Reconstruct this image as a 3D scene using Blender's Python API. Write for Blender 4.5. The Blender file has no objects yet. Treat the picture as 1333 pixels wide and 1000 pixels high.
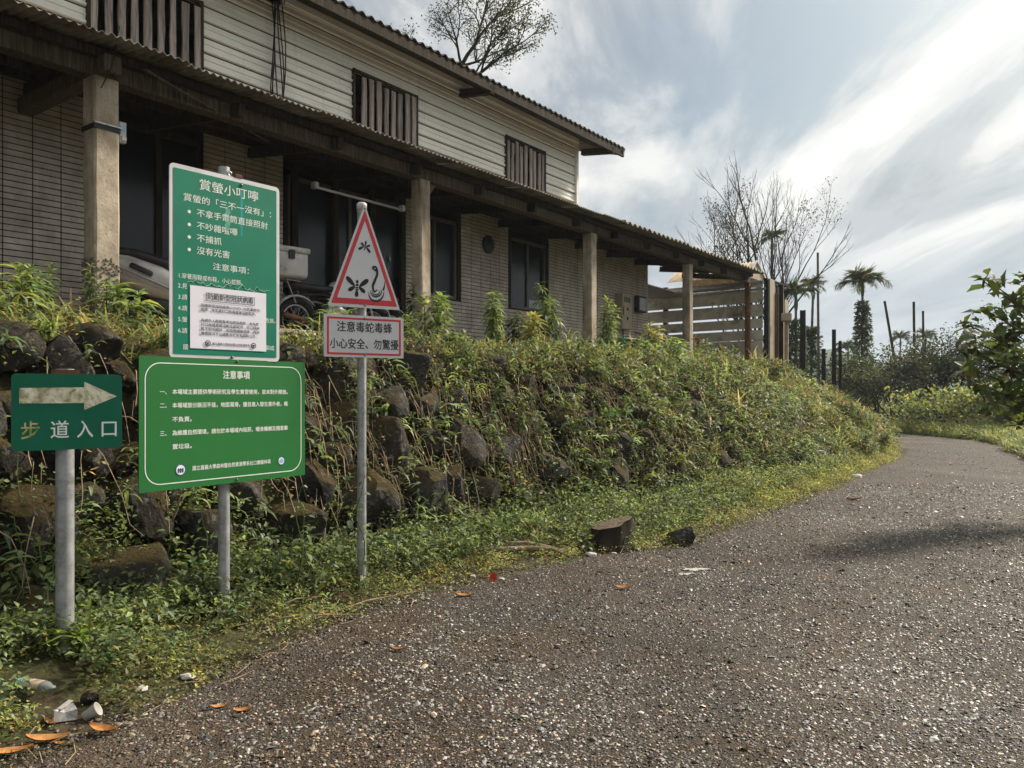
import bpy, bmesh, math, random
import numpy as np
from mathutils import Vector, Matrix, noise as mnoise
R = math.radians
random.seed(7); RNG = np.random.default_rng(11)
scene = bpy.context.scene
COL = scene.collection

# ------------------------------------------------------------------ camera
F = 1030.0; CH = 1.5; HZ = 512.0          # focal length in photo pixels, eye height, horizon row
cam_d = bpy.data.cameras.new('camera'); cam = bpy.data.objects.new('camera', cam_d); COL.objects.link(cam)
cam.location = (0, 0, CH); cam.rotation_euler = (R(90), 0, 0)
cam_d.sensor_width = 36; cam_d.lens = 36 * F / 1333; cam_d.shift_y = (HZ - 500) / 1333
cam_d.clip_start = .05; cam_d.clip_end = 6000
scene.camera = cam
# ------------------------------------------------------------------ sky, sun, exposure
SUN_AZ, SUN_EL = R(56), R(38)             # azimuth to the right of the view axis
SUNV = Vector((math.sin(SUN_AZ) * math.cos(SUN_EL), math.cos(SUN_AZ) * math.cos(SUN_EL), math.sin(SUN_EL)))
world = bpy.data.worlds.new('World'); scene.world = world; world.use_nodes = True

CLX, CLY = -7.545, 11.017                     # cloud pattern offset
def build_world():
    nt = world.node_tree; nt.nodes.clear(); L = nt.links.new
    def N(t, **k):
        n = nt.nodes.new(t)
        for a, v in k.items(): setattr(n, a, v)
        return n
    def math_(op, a, b=None, c=None):
        n = N('ShaderNodeMath', operation=op)
        for i, x in enumerate((a, b, c)):
            if x is None: continue
            if isinstance(x, (int, float)): n.inputs[i].default_value = x
            else: L(x, n.inputs[i])
        return n.outputs[0]
    def mix(f, a, b):
        n = N('ShaderNodeMix', data_type='RGBA')
        for s, x in ((n.inputs[0], f), (n.inputs[6], a), (n.inputs[7], b)):
            if isinstance(x, (int, float)): s.default_value = x
            elif isinstance(x, tuple): s.default_value = (*x, 1)
            else: L(x, s)
        return n.outputs[2]
    def ramp(f, stops, interp='EASE'):
        n = N('ShaderNodeValToRGB'); cr = n.color_ramp; cr.interpolation = interp
        while len(cr.elements) < len(stops): cr.elements.new(.5)
        for e, (p, c) in zip(cr.elements, stops): e.position = p; e.color = (c, c, c, 1) if isinstance(c, (int, float)) else (*c, 1)
        L(f, n.inputs[0]); return n.outputs[0]
    sky = N('ShaderNodeTexSky', sky_type='NISHITA'); sky.sun_disc = False
    sky.sun_elevation = SUN_EL; sky.sun_rotation = SUN_AZ; sky.dust_density = 3.0; sky.air_density = 1.0
    skyS = N('ShaderNodeVectorMath', operation='SCALE'); L(sky.outputs[0], skyS.inputs[0]); skyS.inputs['Scale'].default_value = .046
    tc = N('ShaderNodeTexCoord'); d = tc.outputs['Generated']
    sep = N('ShaderNodeSeparateXYZ'); L(d, sep.inputs[0])
    zz = math_('ADD', math_('MAXIMUM', sep.outputs[2], 0.0), .16)
    cx = math_('DIVIDE', sep.outputs[0], zz); cy = math_('DIVIDE', sep.outputs[1], zz)
    cmb = N('ShaderNodeCombineXYZ'); L(cx, cmb.inputs[0]); L(cy, cmb.inputs[1])
    mp = N('ShaderNodeMapping'); L(cmb.outputs[0], mp.inputs[0])
    mp.inputs['Rotation'].default_value = (0, 0, R(35)); mp.inputs['Scale'].default_value = (1.15, .42, 1); mp.inputs['Location'].default_value = (CLX, CLY, 0)
    def noise(scale, det, rough, vec, dist=0):
        n = N('ShaderNodeTexNoise'); n.inputs['Scale'].default_value = scale; n.inputs['Detail'].default_value = det
        n.inputs['Roughness'].default_value = rough; n.inputs['Distortion'].default_value = dist; L(vec, n.inputs['Vector']); return n.outputs[0]
    big = noise(.62, 3, .5, mp.outputs[0], .3); fine = noise(1.9, 9, .6, mp.outputs[0], .45)
    tot = math_('ADD', math_('MULTIPLY', big, .70), math_('MULTIPLY', fine, .30))
    cover = ramp(tot, [(.38, .12), (.47, .76), (.55, 1.0)])
    shade = ramp(fine, [(.32, (.19, .215, .245)), (.43, (.33, .35, .37)), (.52, (.50, .505, .50)), (.62, (.66, .65, .615))])
    # brightness around the veiled sun, thick haze towards the horizon
    dot = N('ShaderNodeVectorMath', operation='DOT_PRODUCT'); L(d, dot.inputs[0]); dot.inputs[1].default_value = SUNV
    glow = math_('POWER', math_('MAXIMUM', dot.outputs['Value'], 0.0), 4.0)
    tn = N('ShaderNodeVectorMath', operation='MULTIPLY'); L(skyS.outputs[0], tn.inputs[0]); tn.inputs[1].default_value = (.80, .98, 1.02)
    col = mix(cover, tn.outputs[0], shade)
    gl = N('ShaderNodeVectorMath', operation='SCALE'); gl.inputs[0].default_value = (1.0, .92, .76); L(math_('MULTIPLY', glow, .20), gl.inputs['Scale'])
    add = N('ShaderNodeVectorMath', operation='ADD'); L(col, add.inputs[0]); L(gl.outputs[0], add.inputs[1])
    hz = ramp(sep.outputs[2], [(.0, .92), (.10, .74), (.18, .30), (.28, .0)])
    colh = mix(hz, add.outputs[0], (.31, .365, .41))
    low = ramp(sep.outputs[2], [(.0, 0.0), (.02, 1.0)])
    bg = N('ShaderNodeBackground'); L(colh, bg.inputs[0]); bg.inputs[1].default_value = 1.0
    out = N('ShaderNodeOutputWorld'); L(bg.outputs[0], out.inputs[0])
build_world()
sun_d = bpy.data.lights.new('sun', 'SUN'); sun = bpy.data.objects.new('sun', sun_d); COL.objects.link(sun)
sun_d.energy = 4.8; sun_d.angle = R(8); sun_d.color = (1.0, .90, .76)
sun.rotation_euler = SUNV.to_track_quat('Z', 'Y').to_euler(); sun.location = (20, 20, 40)
vs = scene.view_settings; vs.view_transform = 'Standard'; vs.look = 'None'; vs.gamma = 1; vs.exposure = 0.66; vs.use_curve_mapping = False
scene.cycles.use_denoising = True
scene.cycles.max_bounces = 4; scene.cycles.diffuse_bounces = 3; scene.cycles.transparent_max_bounces = 4; scene.cycles.adaptive_threshold = .02; scene.cycles.volume_bounces = 0

# ------------------------------------------------------------------ frames and terrain
O = Vector((-3.896, 7.5)); ANG = R(53.49); CA, SA = math.cos(ANG), math.sin(ANG)
def W(a, b, z=0.0): return Vector((O.x + CA * a - SA * b, O.y + SA * a + CA * b, z))
def AB(x, y): dx, dy = x - O.x, y - O.y; return CA * dx + SA * dy, -SA * dx + CA * dy
def P(u, v, Y): return Vector(((u - 667) / F * Y, Y, CH + (HZ - v) / F * Y))
def ab_at(u, b):                           # a on the line of constant b seen in column u
    Y = (763 * (7.5 + CA * b) + 1030 * (3.896 + SA * b)) / (1430 - u); return (Y - 7.5 - CA * b) / SA
def bl(a): return np.interp(a, [-60, -3, -1.9, -1.3, -.2, 1.5, 2.7, 3.5, 6.1, 10.3, 12, 16, 19, 22, 25, 28, 31, 36, 80], [-4.1, -4.1, -4.0, -3.8, -3.52, -3.52, -3.86, -4.32, -4.3, -4.2, -4.05, -3.9, -3.6, -2.7, -.9, 2.0, 6, 14, 120])
def rw(a): return np.interp(a, [-60, 3, 7, 12, 17, 20, 26, 80], [5.2, 4.6, 3.2, 3.0, 2.6, 2.4, 4.0, 9])
def foot(a): return bl(a) + np.interp(a, [-3, -1.9, -.2, 1.5, 2.7, 3.5, 6.1, 10.3, 16, 20], [1.45, 1.4, 1.15, 1.1, 1.35, 1.75, 1.25, .8, .45, .4])
def top(a): return foot(a) + np.interp(a, [-6, 3, 7, 13, 20], [.95, 1.05, 1.35, 1.85, 2.1])
def TT(a): return np.interp(a, [-60, 9, 13, 17, 21, 24, 27, 40], [1.86, 1.86, 1.75, 1.55, 1.35, .9, .4, .3])
def smooth(x): x = np.clip(x, 0, 1); return x * x * (3 - 2 * x)
def H(a, b):
    a = np.asarray(a, float); b = np.asarray(b, float)
    s = b - bl(a); f = foot(a) - bl(a); t = top(a) - bl(a); T = TT(a)
    z = np.where(s < 0, 0, .16 * smooth(s / f))
    z = z + (T - .16) * np.where(s > f, np.clip((s - f) / (t - f), 0, 1) ** .8, 0)
    z = z + np.where(s > t, np.clip(2.08 - T, 0, 1) * smooth((s - t) / 1.0) * smooth((18.5 - a) / 3), 0)
    inside = smooth(-s / .25) * smooth((s + rw(a)) / .25)
    z = z - .06 * inside
    rs = -(s + rw(a))                       # right verge
    z = z + np.where(rs > 0, .12 * smooth(rs / 1.2) + .15 * smooth((rs - 2) / 6), 0)
    z = z + .02 * np.sin(a * 3.1 + b * 1.7) * np.where((s > .3), 1, 0)
    return z
def nz(a, b, s=1.0, o=0): return np.array([mnoise.noise((x * s, y * s, o)) for x, y in zip(a, b)])
def Hs(a, b): return float(H(a, b))
def Hw(x, y): a, b = AB(x, y); return Hs(a, b)

# ------------------------------------------------------------------ objects
def tag(o, label=None, category=None, group=None, kind=None):
    if label: o['label'] = label
    if category: o['category'] = category
    if group: o['group'] = group
    if kind: o['kind'] = kind
    return o
def empty(name, loc=(0, 0, 0), rz=0.0, **k):
    o = bpy.data.objects.new(name, None); COL.objects.link(o); o.location = loc; o.rotation_euler = (0, 0, rz); o.empty_display_size = .2
    return tag(o, **k)
def link(name, me, m=None, parent=None, loc=(0, 0, 0), rot=(0, 0, 0), **k):
    o = bpy.data.objects.new(name, me); COL.objects.link(o)
    if m is not None and not me.materials: me.materials.append(m)
    if parent: o.parent = parent
    o.location = loc; o.rotation_euler = rot
    return tag(o, **k)
class MB:
    def __init__(s): s.v = []; s.f = []; s.sm = []
    def add(s, vs, fs, smooth=False, M=None):
        k = len(s.v)
        s.v += [tuple(M @ Vector(p)) if M is not None else tuple(p) for p in vs]
        s.f += [tuple(i + k for i in f) for f in fs]; s.sm += [smooth] * len(fs); return s
    def box(s, c, d, M=None, rot=None):
        x, y, z = d[0] / 2, d[1] / 2, d[2] / 2
        vs = [Vector(p) for p in ((-x, -y, -z), (x, -y, -z), (x, y, -z), (-x, y, -z), (-x, -y, z), (x, -y, z), (x, y, z), (-x, y, z))]
        T = Matrix.Translation(c)
        if rot is not None: T = T @ rot
        vs = [T @ p for p in vs]
        return s.add(vs, [(0, 3, 2, 1), (4, 5, 6, 7), (0, 1, 5, 4), (1, 2, 6, 5), (2, 3, 7, 6), (3, 0, 4, 7)], False, M)
    def bx(s, x0, x1, y0, y1, z0, z1, M=None): return s.box(((x0 + x1) / 2, (y0 + y1) / 2, (z0 + z1) / 2), (x1 - x0, y1 - y0, z1 - z0), M)
    def beam(s, p, q, w, h, M=None):       # rectangular bar from p to q
        p, q = Vector(p), Vector(q); d = q - p; L = d.length; d.normalize()
        up = Vector((0, 0, 1)) if abs(d.z) < .9 else Vector((1, 0, 0)); x = d.cross(up).normalized(); z = x.cross(d)
        rot = Matrix((x, d, z)).transposed().to_4x4()
        return s.box((p + q) / 2, (w, L, h), M, rot)
    def tube(s, pts, r, n=8, M=None, caps=True, smooth=True):
        pts = [Vector(p) for p in pts]; k = len(pts); rs = r if hasattr(r, '__len__') else [r] * k
        vs = []; ref = None
        for i, p in enumerate(pts):
            t = (pts[min(i + 1, k - 1)] - pts[max(i - 1, 0)]); t = t.normalized() if t.length > 1e-9 else Vector((0, 0, 1))
            if ref is None: ref = Vector((1, 0, 0)) if abs(t.x) < .8 else Vector((0, 1, 0))
            x = (ref - t * ref.dot(t)).normalized(); y = t.cross(x); ref = x
            vs += [p + (x * math.cos(6.28318 * j / n) + y * math.sin(6.28318 * j / n)) * rs[i] for j in range(n)]
        fs = [(i * n + j, i * n + (j + 1) % n, (i + 1) * n + (j + 1) % n, (i + 1) * n + j) for i in range(k - 1) for j in range(n)]
        s.add(vs, fs, smooth, M)
        if caps: s.add(vs[:n], [tuple(range(n))[::-1]], False, M); s.add(vs[-n:], [tuple(range(n))], False, M)
        return s
    def lathe(s, prof, n=20, M=None, smooth=True):   # (r, z) profile
        vs = [(r * math.cos(6.28318 * j / n), r * math.sin(6.28318 * j / n), z) for r, z in prof for j in range(n)]
        k = len(prof)
        fs = [(i * n + j, i * n + (j + 1) % n, (i + 1) * n + (j + 1) % n, (i + 1) * n + j) for i in range(k - 1) for j in range(n)]
        return s.add(vs, fs, smooth, M)
    def torus(s, Rr, r, n=32, m=8, M=None):
        vs = []
        for i in range(n):
            t = 6.28318 * i / n
            for j in range(m):
                q = 6.28318 * j / m; vs.append(((Rr + r * math.cos(q)) * math.cos(t), r * math.sin(q), (Rr + r * math.cos(q)) * math.sin(t)))
        fs = [(i * m + j, ((i + 1) % n) * m + j, ((i + 1) % n) * m + (j + 1) % m, i * m + (j + 1) % m) for i in range(n) for j in range(m)]
        return s.add(vs, fs, True, M)
    def prism(s, poly, y0, y1, M=None):    # polygon in xz extruded along y
        n = len(poly); vs = [(x, y0, z) for x, z in poly] + [(x, y1, z) for x, z in poly]
        fs = [tuple(range(n)), tuple(range(2 * n - 1, n - 1, -1))] + [(i, i + n, (i + 1) % n + n, (i + 1) % n) for i in range(n)]
        return s.add(vs, fs, False, M)
    def loft(s, secs, n=16, M=None, p=2.6):          # secs: (x, y, z, half-width, half-height, tilt) rings in planes across x
        vs = []
        for (x, y, z, hw, hh, ti) in secs:
            for j in range(n):
                t = 6.28318 * j / n; c, sn = math.cos(t), math.sin(t)
                yy = hw * math.copysign(abs(c) ** (2 / p), c); zz = hh * math.copysign(abs(sn) ** (2 / p), sn)
                vs.append((x - zz * math.sin(ti), y + yy, z + zz * math.cos(ti)))
        k = len(secs)
        fs = [(i * n + j, i * n + (j + 1) % n, (i + 1) * n + (j + 1) % n, (i + 1) * n + j) for i in range(k - 1) for j in range(n)]
        s.add(vs, fs, True, M); s.add(vs[:n], [tuple(range(n))], False, M); s.add(vs[-n:], [tuple(range(n))[::-1]], False, M)
        return s
    def mesh(s, name):
        me = bpy.data.meshes.new(name); me.from_pydata(s.v, [], s.f); me.polygons.foreach_set('use_smooth', s.sm); me.update(); return me
    def build(s, name, m, parent=None, loc=(0, 0, 0), rot=(0, 0, 0), bevel=0, fix=True, **k):
        me = s.mesh(name)
        if fix:
            bm = bmesh.new(); bm.from_mesh(me); bmesh.ops.recalc_face_normals(bm, faces=bm.faces)
            if bevel: bmesh.ops.bevel(bm, geom=[e for e in bm.edges], offset=bevel, segments=1, affect='EDGES')
            bm.to_mesh(me); bm.free()
        return link(name, me, m, parent, loc, rot, **k)

# instanced-by-numpy geometry (leaves, pebbles)
def rotm(yaw, pitch, roll):
    cy, sy, cp, sp, cr, sr = np.cos(yaw), np.sin(yaw), np.cos(pitch), np.sin(pitch), np.cos(roll), np.sin(roll)
    n = len(yaw); Z = np.zeros((n, 3, 3)); X = np.zeros((n, 3, 3)); Y = np.zeros((n, 3, 3))
    Z[:, 0, 0] = cy; Z[:, 0, 1] = -sy; Z[:, 1, 0] = sy; Z[:, 1, 1] = cy; Z[:, 2, 2] = 1
    X[:, 0, 0] = 1; X[:, 1, 1] = cp; X[:, 1, 2] = -sp; X[:, 2, 1] = sp; X[:, 2, 2] = cp
    Y[:, 1, 1] = 1; Y[:, 0, 0] = cr; Y[:, 0, 2] = sr; Y[:, 2, 0] = -sr; Y[:, 2, 2] = cr
    return Z @ X @ Y
class Scat:
    def __init__(s): s.v = []; s.f = []; s.c = []; s.n = 0
    def add(s, tv, tf, pos, M, sc, tint):
        tv = np.asarray(tv, float); tf = np.asarray(tf, int); pos = np.asarray(pos, float); N = len(pos)
        if N == 0: return
        sc = np.asarray(sc, float)
        if sc.ndim == 1: sc = sc[:, None]
        V = np.einsum('nij,nkj->nki', M, tv[None] * sc[:, None, :] if sc.shape[1] == 3 else tv[None] * sc[:, :, None]) + pos[:, None, :]
        s.v.append(V.reshape(-1, 3)); k = len(tv)
        s.f.append((tf[None] + (np.arange(N) * k)[:, None, None] + s.n).reshape(-1, 3))
        s.c.append(np.repeat(np.asarray(tint, float), k, axis=0)); s.n += N * k
    def build(s, name, m, parent=None, loc=(0, 0, 0), rot=(0, 0, 0), smooth=True, **k):
        V = np.concatenate(s.v).astype(np.float32); Fc = np.concatenate(s.f).astype(np.int32); C = np.concatenate(s.c).astype(np.float32)
        me = bpy.data.meshes.new(name); me.vertices.add(len(V)); me.vertices.foreach_set('co', V.ravel())
        me.loops.add(Fc.size); me.loops.foreach_set('vertex_index', Fc.ravel())
        me.polygons.add(len(Fc)); me.polygons.foreach_set('loop_start', np.arange(0, Fc.size, 3, dtype=np.int32)); me.polygons.foreach_set('loop_total', np.full(len(Fc), 3, np.int32))
        me.polygons.foreach_set('use_smooth', np.full(len(Fc), smooth)); me.update(calc_edges=True)
        at = me.color_attributes.new('tint', 'FLOAT_COLOR', 'POINT'); at.data.foreach_set('color', np.c_[C, np.ones(len(C))].astype(np.float32).ravel())
        me.validate()
        return link(name, me, m, parent, loc, rot, **k)
# leaf templates along +Y, blade facing +Z
LEAF2 = ([(0, 0, 0), (-.28, .45, .10), (0, 1, -.10), (.28, .45, .10)], [(0, 2, 1), (0, 3, 2)])
def leaf_t(w=.16, arch=.25, fold=.05, peak=.4):
    v = []; ys = [0, .18, peak, .7, 1.0]; ws = [.02, .7 * w, w, .62 * w, 0]
    for y, ww in zip(ys, ws):
        z = arch * (.6 * y - y * y)
        v += [(-ww, y, z + fold * ww / w), (0, y, z), (ww, y, z + fold * ww / w)]
    f = []
    for i in range(4):
        for j in (0, 1):
            q = i * 3 + j; f += [(q, q + 1, q + 4), (q, q + 4, q + 3)]
    return v, f
LEAF_LANCE = leaf_t(.11, .9, .03); LEAF_OVATE = leaf_t(.30, .35, .06, .38); LEAF_OBOV = leaf_t(.27, .3, .05, .62); LEAF_GRASS = ([(-.022, 0, 0), (.022, 0, 0), (-.03, .4, .10), (.03, .4, .10), (-.018, .75, -.06), (.018, .75, -.06), (0, 1, -.34)], [(0, 1, 3), (0, 3, 2), (2, 3, 5), (2, 5, 4), (4, 5, 6)])
def tints(n, base, var=.25, hue=.15):
    b = np.asarray(base, float); k = RNG.normal(1, var, (n, 1)).clip(.4, 1.9); h = RNG.normal(0, hue, (n, 1))
    return np.clip(b * k * np.concatenate([1 + h, np.ones((n, 1)), 1 - h], 1), .003, .9)

# ------------------------------------------------------------------ materials
class Mt:
    def __init__(s, name):
        s.m = bpy.data.materials.new(name); s.m.use_nodes = True; s.nt = s.m.node_tree; s.nt.nodes.clear()
        s.out = s.nt.nodes.new('ShaderNodeOutputMaterial'); s.geo = s.N('ShaderNodeNewGeometry'); s.tc = s.N('ShaderNodeTexCoord'); s.info = s.N('ShaderNodeObjectInfo')
        s.pos = s.geo.outputs['Position']; s.obj = s.tc.outputs['Object']
    def N(s, t, **k):
        n = s.nt.nodes.new(t)
        for a, v in k.items(): setattr(n, a, v)
        return n
    def put(s, sock, x):
        if isinstance(x, (int, float)): sock.default_value = x
        elif isinstance(x, tuple): sock.default_value = (*x, 1) if len(sock.default_value) == 4 else x
        else: s.nt.links.new(x, sock)
    def noise(s, scale, det=4, vec=None, rough=.55, dist=0, color=False):
        n = s.N('ShaderNodeTexNoise'); s.put(n.inputs['Vector'], vec or s.pos); n.inputs['Scale'].default_value = scale
        n.inputs['Detail'].default_value = det; n.inputs['Roughness'].default_value = rough; n.inputs['Distortion'].default_value = dist
        return n.outputs[1 if color else 0]
    def voro(s, scale, vec=None, out='Distance', feature='F1', rnd=1):
        n = s.N('ShaderNodeTexVoronoi', feature=feature); s.put(n.inputs['Vector'], vec or s.pos); n.inputs['Scale'].default_value = scale; n.inputs['Randomness'].default_value = rnd
        return n.outputs[out]
    def mapv(s, sc, vec=None, rot=(0, 0, 0)):
        n = s.N('ShaderNodeMapping'); s.put(n.inputs[0], vec or s.pos); n.inputs['Scale'].default_value = sc; n.inputs['Rotation'].default_value = rot; return n.outputs[0]
    def ramp(s, f, stops, interp='LINEAR'):
        n = s.N('ShaderNodeValToRGB'); cr = n.color_ramp; cr.interpolation = interp
        while len(cr.elements) < len(stops): cr.elements.new(.5)
        for e, (p, c) in zip(cr.elements, stops): e.position = p; e.color = (c, c, c, 1) if isinstance(c, (int, float)) else (*c, 1)
        s.put(n.inputs[0], f); return n.outputs[0]
    def mix(s, f, a, b, mode='MIX'):
        n = s.N('ShaderNodeMix', data_type='RGBA', blend_type=mode); s.put(n.inputs[0], f); s.put(n.inputs[6], a); s.put(n.inputs[7], b); return n.outputs[2]
    def math(s, op, a, b=0.0):
        n = s.N('ShaderNodeMath', operation=op); s.put(n.inputs[0], a); s.put(n.inputs[1], b); return n.outputs[0]
    def bump(s, h, st=.5, dist=.01):
        n = s.N('ShaderNodeBump'); s.put(n.inputs['Height'], h); n.inputs['Strength'].default_value = st; n.inputs['Distance'].default_value = dist; return n.outputs[0]
    def sepz(s, v, i=2):
        n = s.N('ShaderNodeSeparateXYZ'); s.put(n.inputs[0], v); return n.outputs[i]
    def fin(s, col, rough=.8, normal=None, spec=.3, metal=0.0, **k):
        n = s.N('ShaderNodeBsdfPrincipled'); s.put(n.inputs['Base Color'], col); s.put(n.inputs['Roughness'], rough); s.put(n.inputs['Specular IOR Level'], spec); s.put(n.inputs['Metallic'], metal)
        if normal is not None: s.put(n.inputs['Normal'], normal)
        for a, v in k.items(): s.put(n.inputs[a.replace('_', ' ')], v)
        s.nt.links.new(n.outputs[0], s.out.inputs[0]); s.bsdf = n; return s.m
def simple(name, col, rough=.6, var=.25, scale=6, spec=.3, metal=0.0, bump=.15, dirt=None):
    t = Mt(name); n = t.noise(scale, 6, t.obj, .6); lo = tuple(c * (1 - var) for c in col); hi = tuple(min(1, c * (1 + var)) for c in col)
    c = t.ramp(n, [(.3, lo), (.7, hi)])
    if dirt: c = t.mix(t.ramp(t.noise(scale * .6, 8, t.obj, .7, .5), [(.52, 0.0), (.68, .85)]), c, dirt)
    return t.fin(c, rough, t.bump(t.noise(scale * 9, 5, t.obj), bump, .004), spec, metal)
def leaf_mat(name, trans=.48, rough=.5, spec=.36):
    t = Mt(name); at = t.N('ShaderNodeAttribute', attribute_name='tint'); c = at.outputs['Color']
    c = t.mix(1.0, c, t.ramp(t.noise(30, 3), [(.3, .75), (.7, 1.2)]), 'MULTIPLY')
    t.fin(c, rough, None, spec)
    tr = t.N('ShaderNodeBsdfTranslucent'); t.put(tr.inputs[0], t.mix(1.0, c, (1.38, 1.30, .78), 'MULTIPLY'))
    mx = t.N('ShaderNodeMixShader'); mx.inputs[0].default_value = trans
    t.nt.links.new(t.bsdf.outputs[0], mx.inputs[1]); t.nt.links.new(tr.outputs[0], mx.inputs[2]); t.nt.links.new(mx.outputs[0], t.out.inputs[0])
    return t.m
LEAF = leaf_mat('leaf'); 
def m_tint(name, rough=.9, spec=.2):
    t = Mt(name); at = t.N('ShaderNodeAttribute', attribute_name='tint'); return t.fin(t.mix(1.0, at.outputs['Color'], t.ramp(t.noise(180, 4), [(.3, .7), (.7, 1.25)]), 'MULTIPLY'), rough, None, spec)
PEBBLE = m_tint('pebble', .48, .38); TWIG = m_tint('twig')
def m_road():
    t = Mt('aggregate_asphalt'); v1 = t.mapv((1, 1, .3))
    vc = t.N('ShaderNodeTexVoronoi'); t.put(vc.inputs['Vector'], t.pos); vc.inputs['Scale'].default_value = 62
    d = vc.outputs['Distance']; rc = t.sepz(vc.outputs['Color'], 0); rc2 = t.sepz(vc.outputs['Color'], 1)
    v2 = t.N('ShaderNodeTexVoronoi'); t.put(v2.inputs['Vector'], t.pos); v2.inputs['Scale'].default_value = 150
    stone = t.ramp(rc, [(.0, (.035, .031, .026)), (.40, (.10, .09, .077)), (.75, (.20, .185, .165)), (.93, (.34, .32, .29)), (1.0, (.55, .53, .49))])
    stone2 = t.ramp(t.sepz(v2.outputs['Color'], 0), [(.0, (.03, .026, .021)), (.7, (.12, .105, .09)), (1, (.36, .33, .30))])
    tar = t.ramp(t.noise(35, 5), [(.3, (.010, .009, .007)), (.7, (.040, .034, .026))])
    c = t.mix(t.ramp(d, [(.26, 1.0), (.44, 0.0)]), tar, stone); c = t.mix(t.ramp(rc2, [(.45, 0.0), (.55, .75)]), c, stone2)
    brown = t.ramp(t.noise(1.0, 7, None, .7, .6), [(.34, .15), (.58, .95)])
    c = t.mix(t.math('MULTIPLY', brown, t.ramp(t.noise(28, 4), [(.35, .35), (.6, 1.0)])), c, (.075, .044, .020))
    pale = t.ramp(t.noise(.55, 5, t.mapv((1, .35, 1)), .6), [(.50, 0.0), (.72, .4)]); c = t.mix(pale, c, t.mix(.5, c, (.24, .215, .18)))
    c = t.mix(1.0, c, t.ramp(t.noise(.8, 4, None, .6), [(.3, .52), (.7, 1.12)]), 'MULTIPLY')
    h = t.math('ADD', t.ramp(d, [(.1, 1.0), (.5, 0.0)]), t.math('MULTIPLY', t.noise(9, 5), .8))
    h = t.math('ADD', h, t.math('MULTIPLY', t.ramp(v2.outputs['Distance'], [(.1, 1.0), (.5, 0.0)]), .4))
    return t.fin(c, .72, t.bump(h, 1.0, .014), .28)
ROAD = m_road()
def m_soil():
    t = Mt('soil'); c = t.ramp(t.noise(5, 8, None, .65), [(.3, (.022, .017, .010)), (.55, (.05, .038, .022)), (.75, (.085, .068, .038))])
    c = t.mix(t.ramp(t.noise(1.6, 6, None, .6), [(.42, 0.0), (.6, .8)]), c, t.ramp(t.noise(22, 4), [(.3, (.03, .036, .013)), (.7, (.075, .078, .03))]))
    return t.fin(c, .95, t.bump(t.noise(14, 8), .8, .05), .15)
SOIL = m_soil()
def m_rock():
    t = Mt('mossy_rock'); o = t.obj; r = t.info.outputs['Random']
    c = t.ramp(t.noise(3.0, 8, None, .65), [(.28, (.014, .013, .011)), (.48, (.048, .044, .038)), (.72, (.125, .118, .105))])
    c = t.mix(t.ramp(r, [(.4, 0.0), (.95, .45)]), c, (.04, .027, .016))
    c = t.mix(t.ramp(t.noise(11, 6, None, .7, .6), [(.56, 0.0), (.62, .85)]), c, (.20, .195, .175))
    up = t.sepz(t.geo.outputs['Normal']); moss = t.math('ADD', t.math('MULTIPLY', up, .28), t.noise(2.4, 7, None, .65))
    c = t.mix(t.ramp(moss, [(.54, 0.0), (.74, .85)]), c, t.ramp(t.noise(26, 4), [(.3, (.045, .036, .010)), (.7, (.11, .075, .022))]))
    return t.fin(c, .93, t.bump(t.math('ADD', t.noise(7, 10, None, .72), t.math('MULTIPLY', t.noise(45, 5), .35)), 1.0, .09), .2)
ROCK = m_rock()
def m_conc(name, a, b, dirt=(.06, .045, .03)):
    t = Mt(name); c = t.ramp(t.noise(4, 9, t.pos, .65), [(.3, a), (.7, b)])
    c = t.mix(t.ramp(t.noise(2.0, 8, t.mapv((1, 1, .22)), .65, .3), [(.44, 0.0), (.62, .8)]), c, dirt)
    c = t.mix(t.ramp(t.noise(55, 3), [(.62, 0.0), (.7, .6)]), c, (.05, .04, .03))
    return t.fin(c, .9, t.bump(t.noise(40, 6), .5, .008), .2)
CONC = m_conc('weathered_concrete', (.27, .215, .15), (.58, .50, .39), (.085, .055, .03)); CONCD = m_conc('grey_concrete', (.12, .115, .10), (.24, .225, .20))
def m_wood(name, a, b, c2):
    t = Mt(name); v = t.mapv((1, 1, 1), t.obj); g = t.noise(3, 7, t.mapv((14, 14, .9), t.obj), .6, .8); r = t.info.outputs['Random']
    c = t.ramp(g, [(.3, a), (.52, b), (.75, c2)]); c = t.mix(.7, c, t.ramp(r, [(0, .55), (1, 1.3)]), 'MULTIPLY')
    return t.fin(c, .9, t.bump(g, .5, .006), .15)
WOODG = m_wood('grey_weathered_wood', (.14, .115, .098), (.33, .285, .25), (.54, .49, .44))
WOODD = m_wood('dark_timber', (.014, .011, .008), (.042, .033, .024), (.095, .076, .056)); WOODB = m_wood('brown_timber', (.035, .027, .018), (.105, .080, .056), (.21, .168, .122))
def m_tile():
    t = Mt('glazed_wall_tile'); r = t.info.outputs['Random']; c = t.ramp(t.noise(9, 6, None, .6), [(.3, (.41, .345, .285)), (.7, (.57, .49, .415))])
    c = t.mix(1.0, c, t.ramp(t.noise(3.1, 2), [(.3, .85), (.7, 1.1)]), 'MULTIPLY'); c = t.mix(.5, c, t.ramp(r, [(0, .8), (1, 1.15)]), 'MULTIPLY')
    c = t.mix(t.ramp(t.noise(1.6, 8, t.mapv((1, 1, .3)), .7), [(.52, 0.0), (.75, .5)]), c, (.09, .07, .05))
    return t.fin(c, .55, t.bump(t.noise(70, 3), .15, .003), .35)
TILE = m_tile()
GROUT = simple('grout', (.022, .018, .015), .95, .3)
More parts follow.
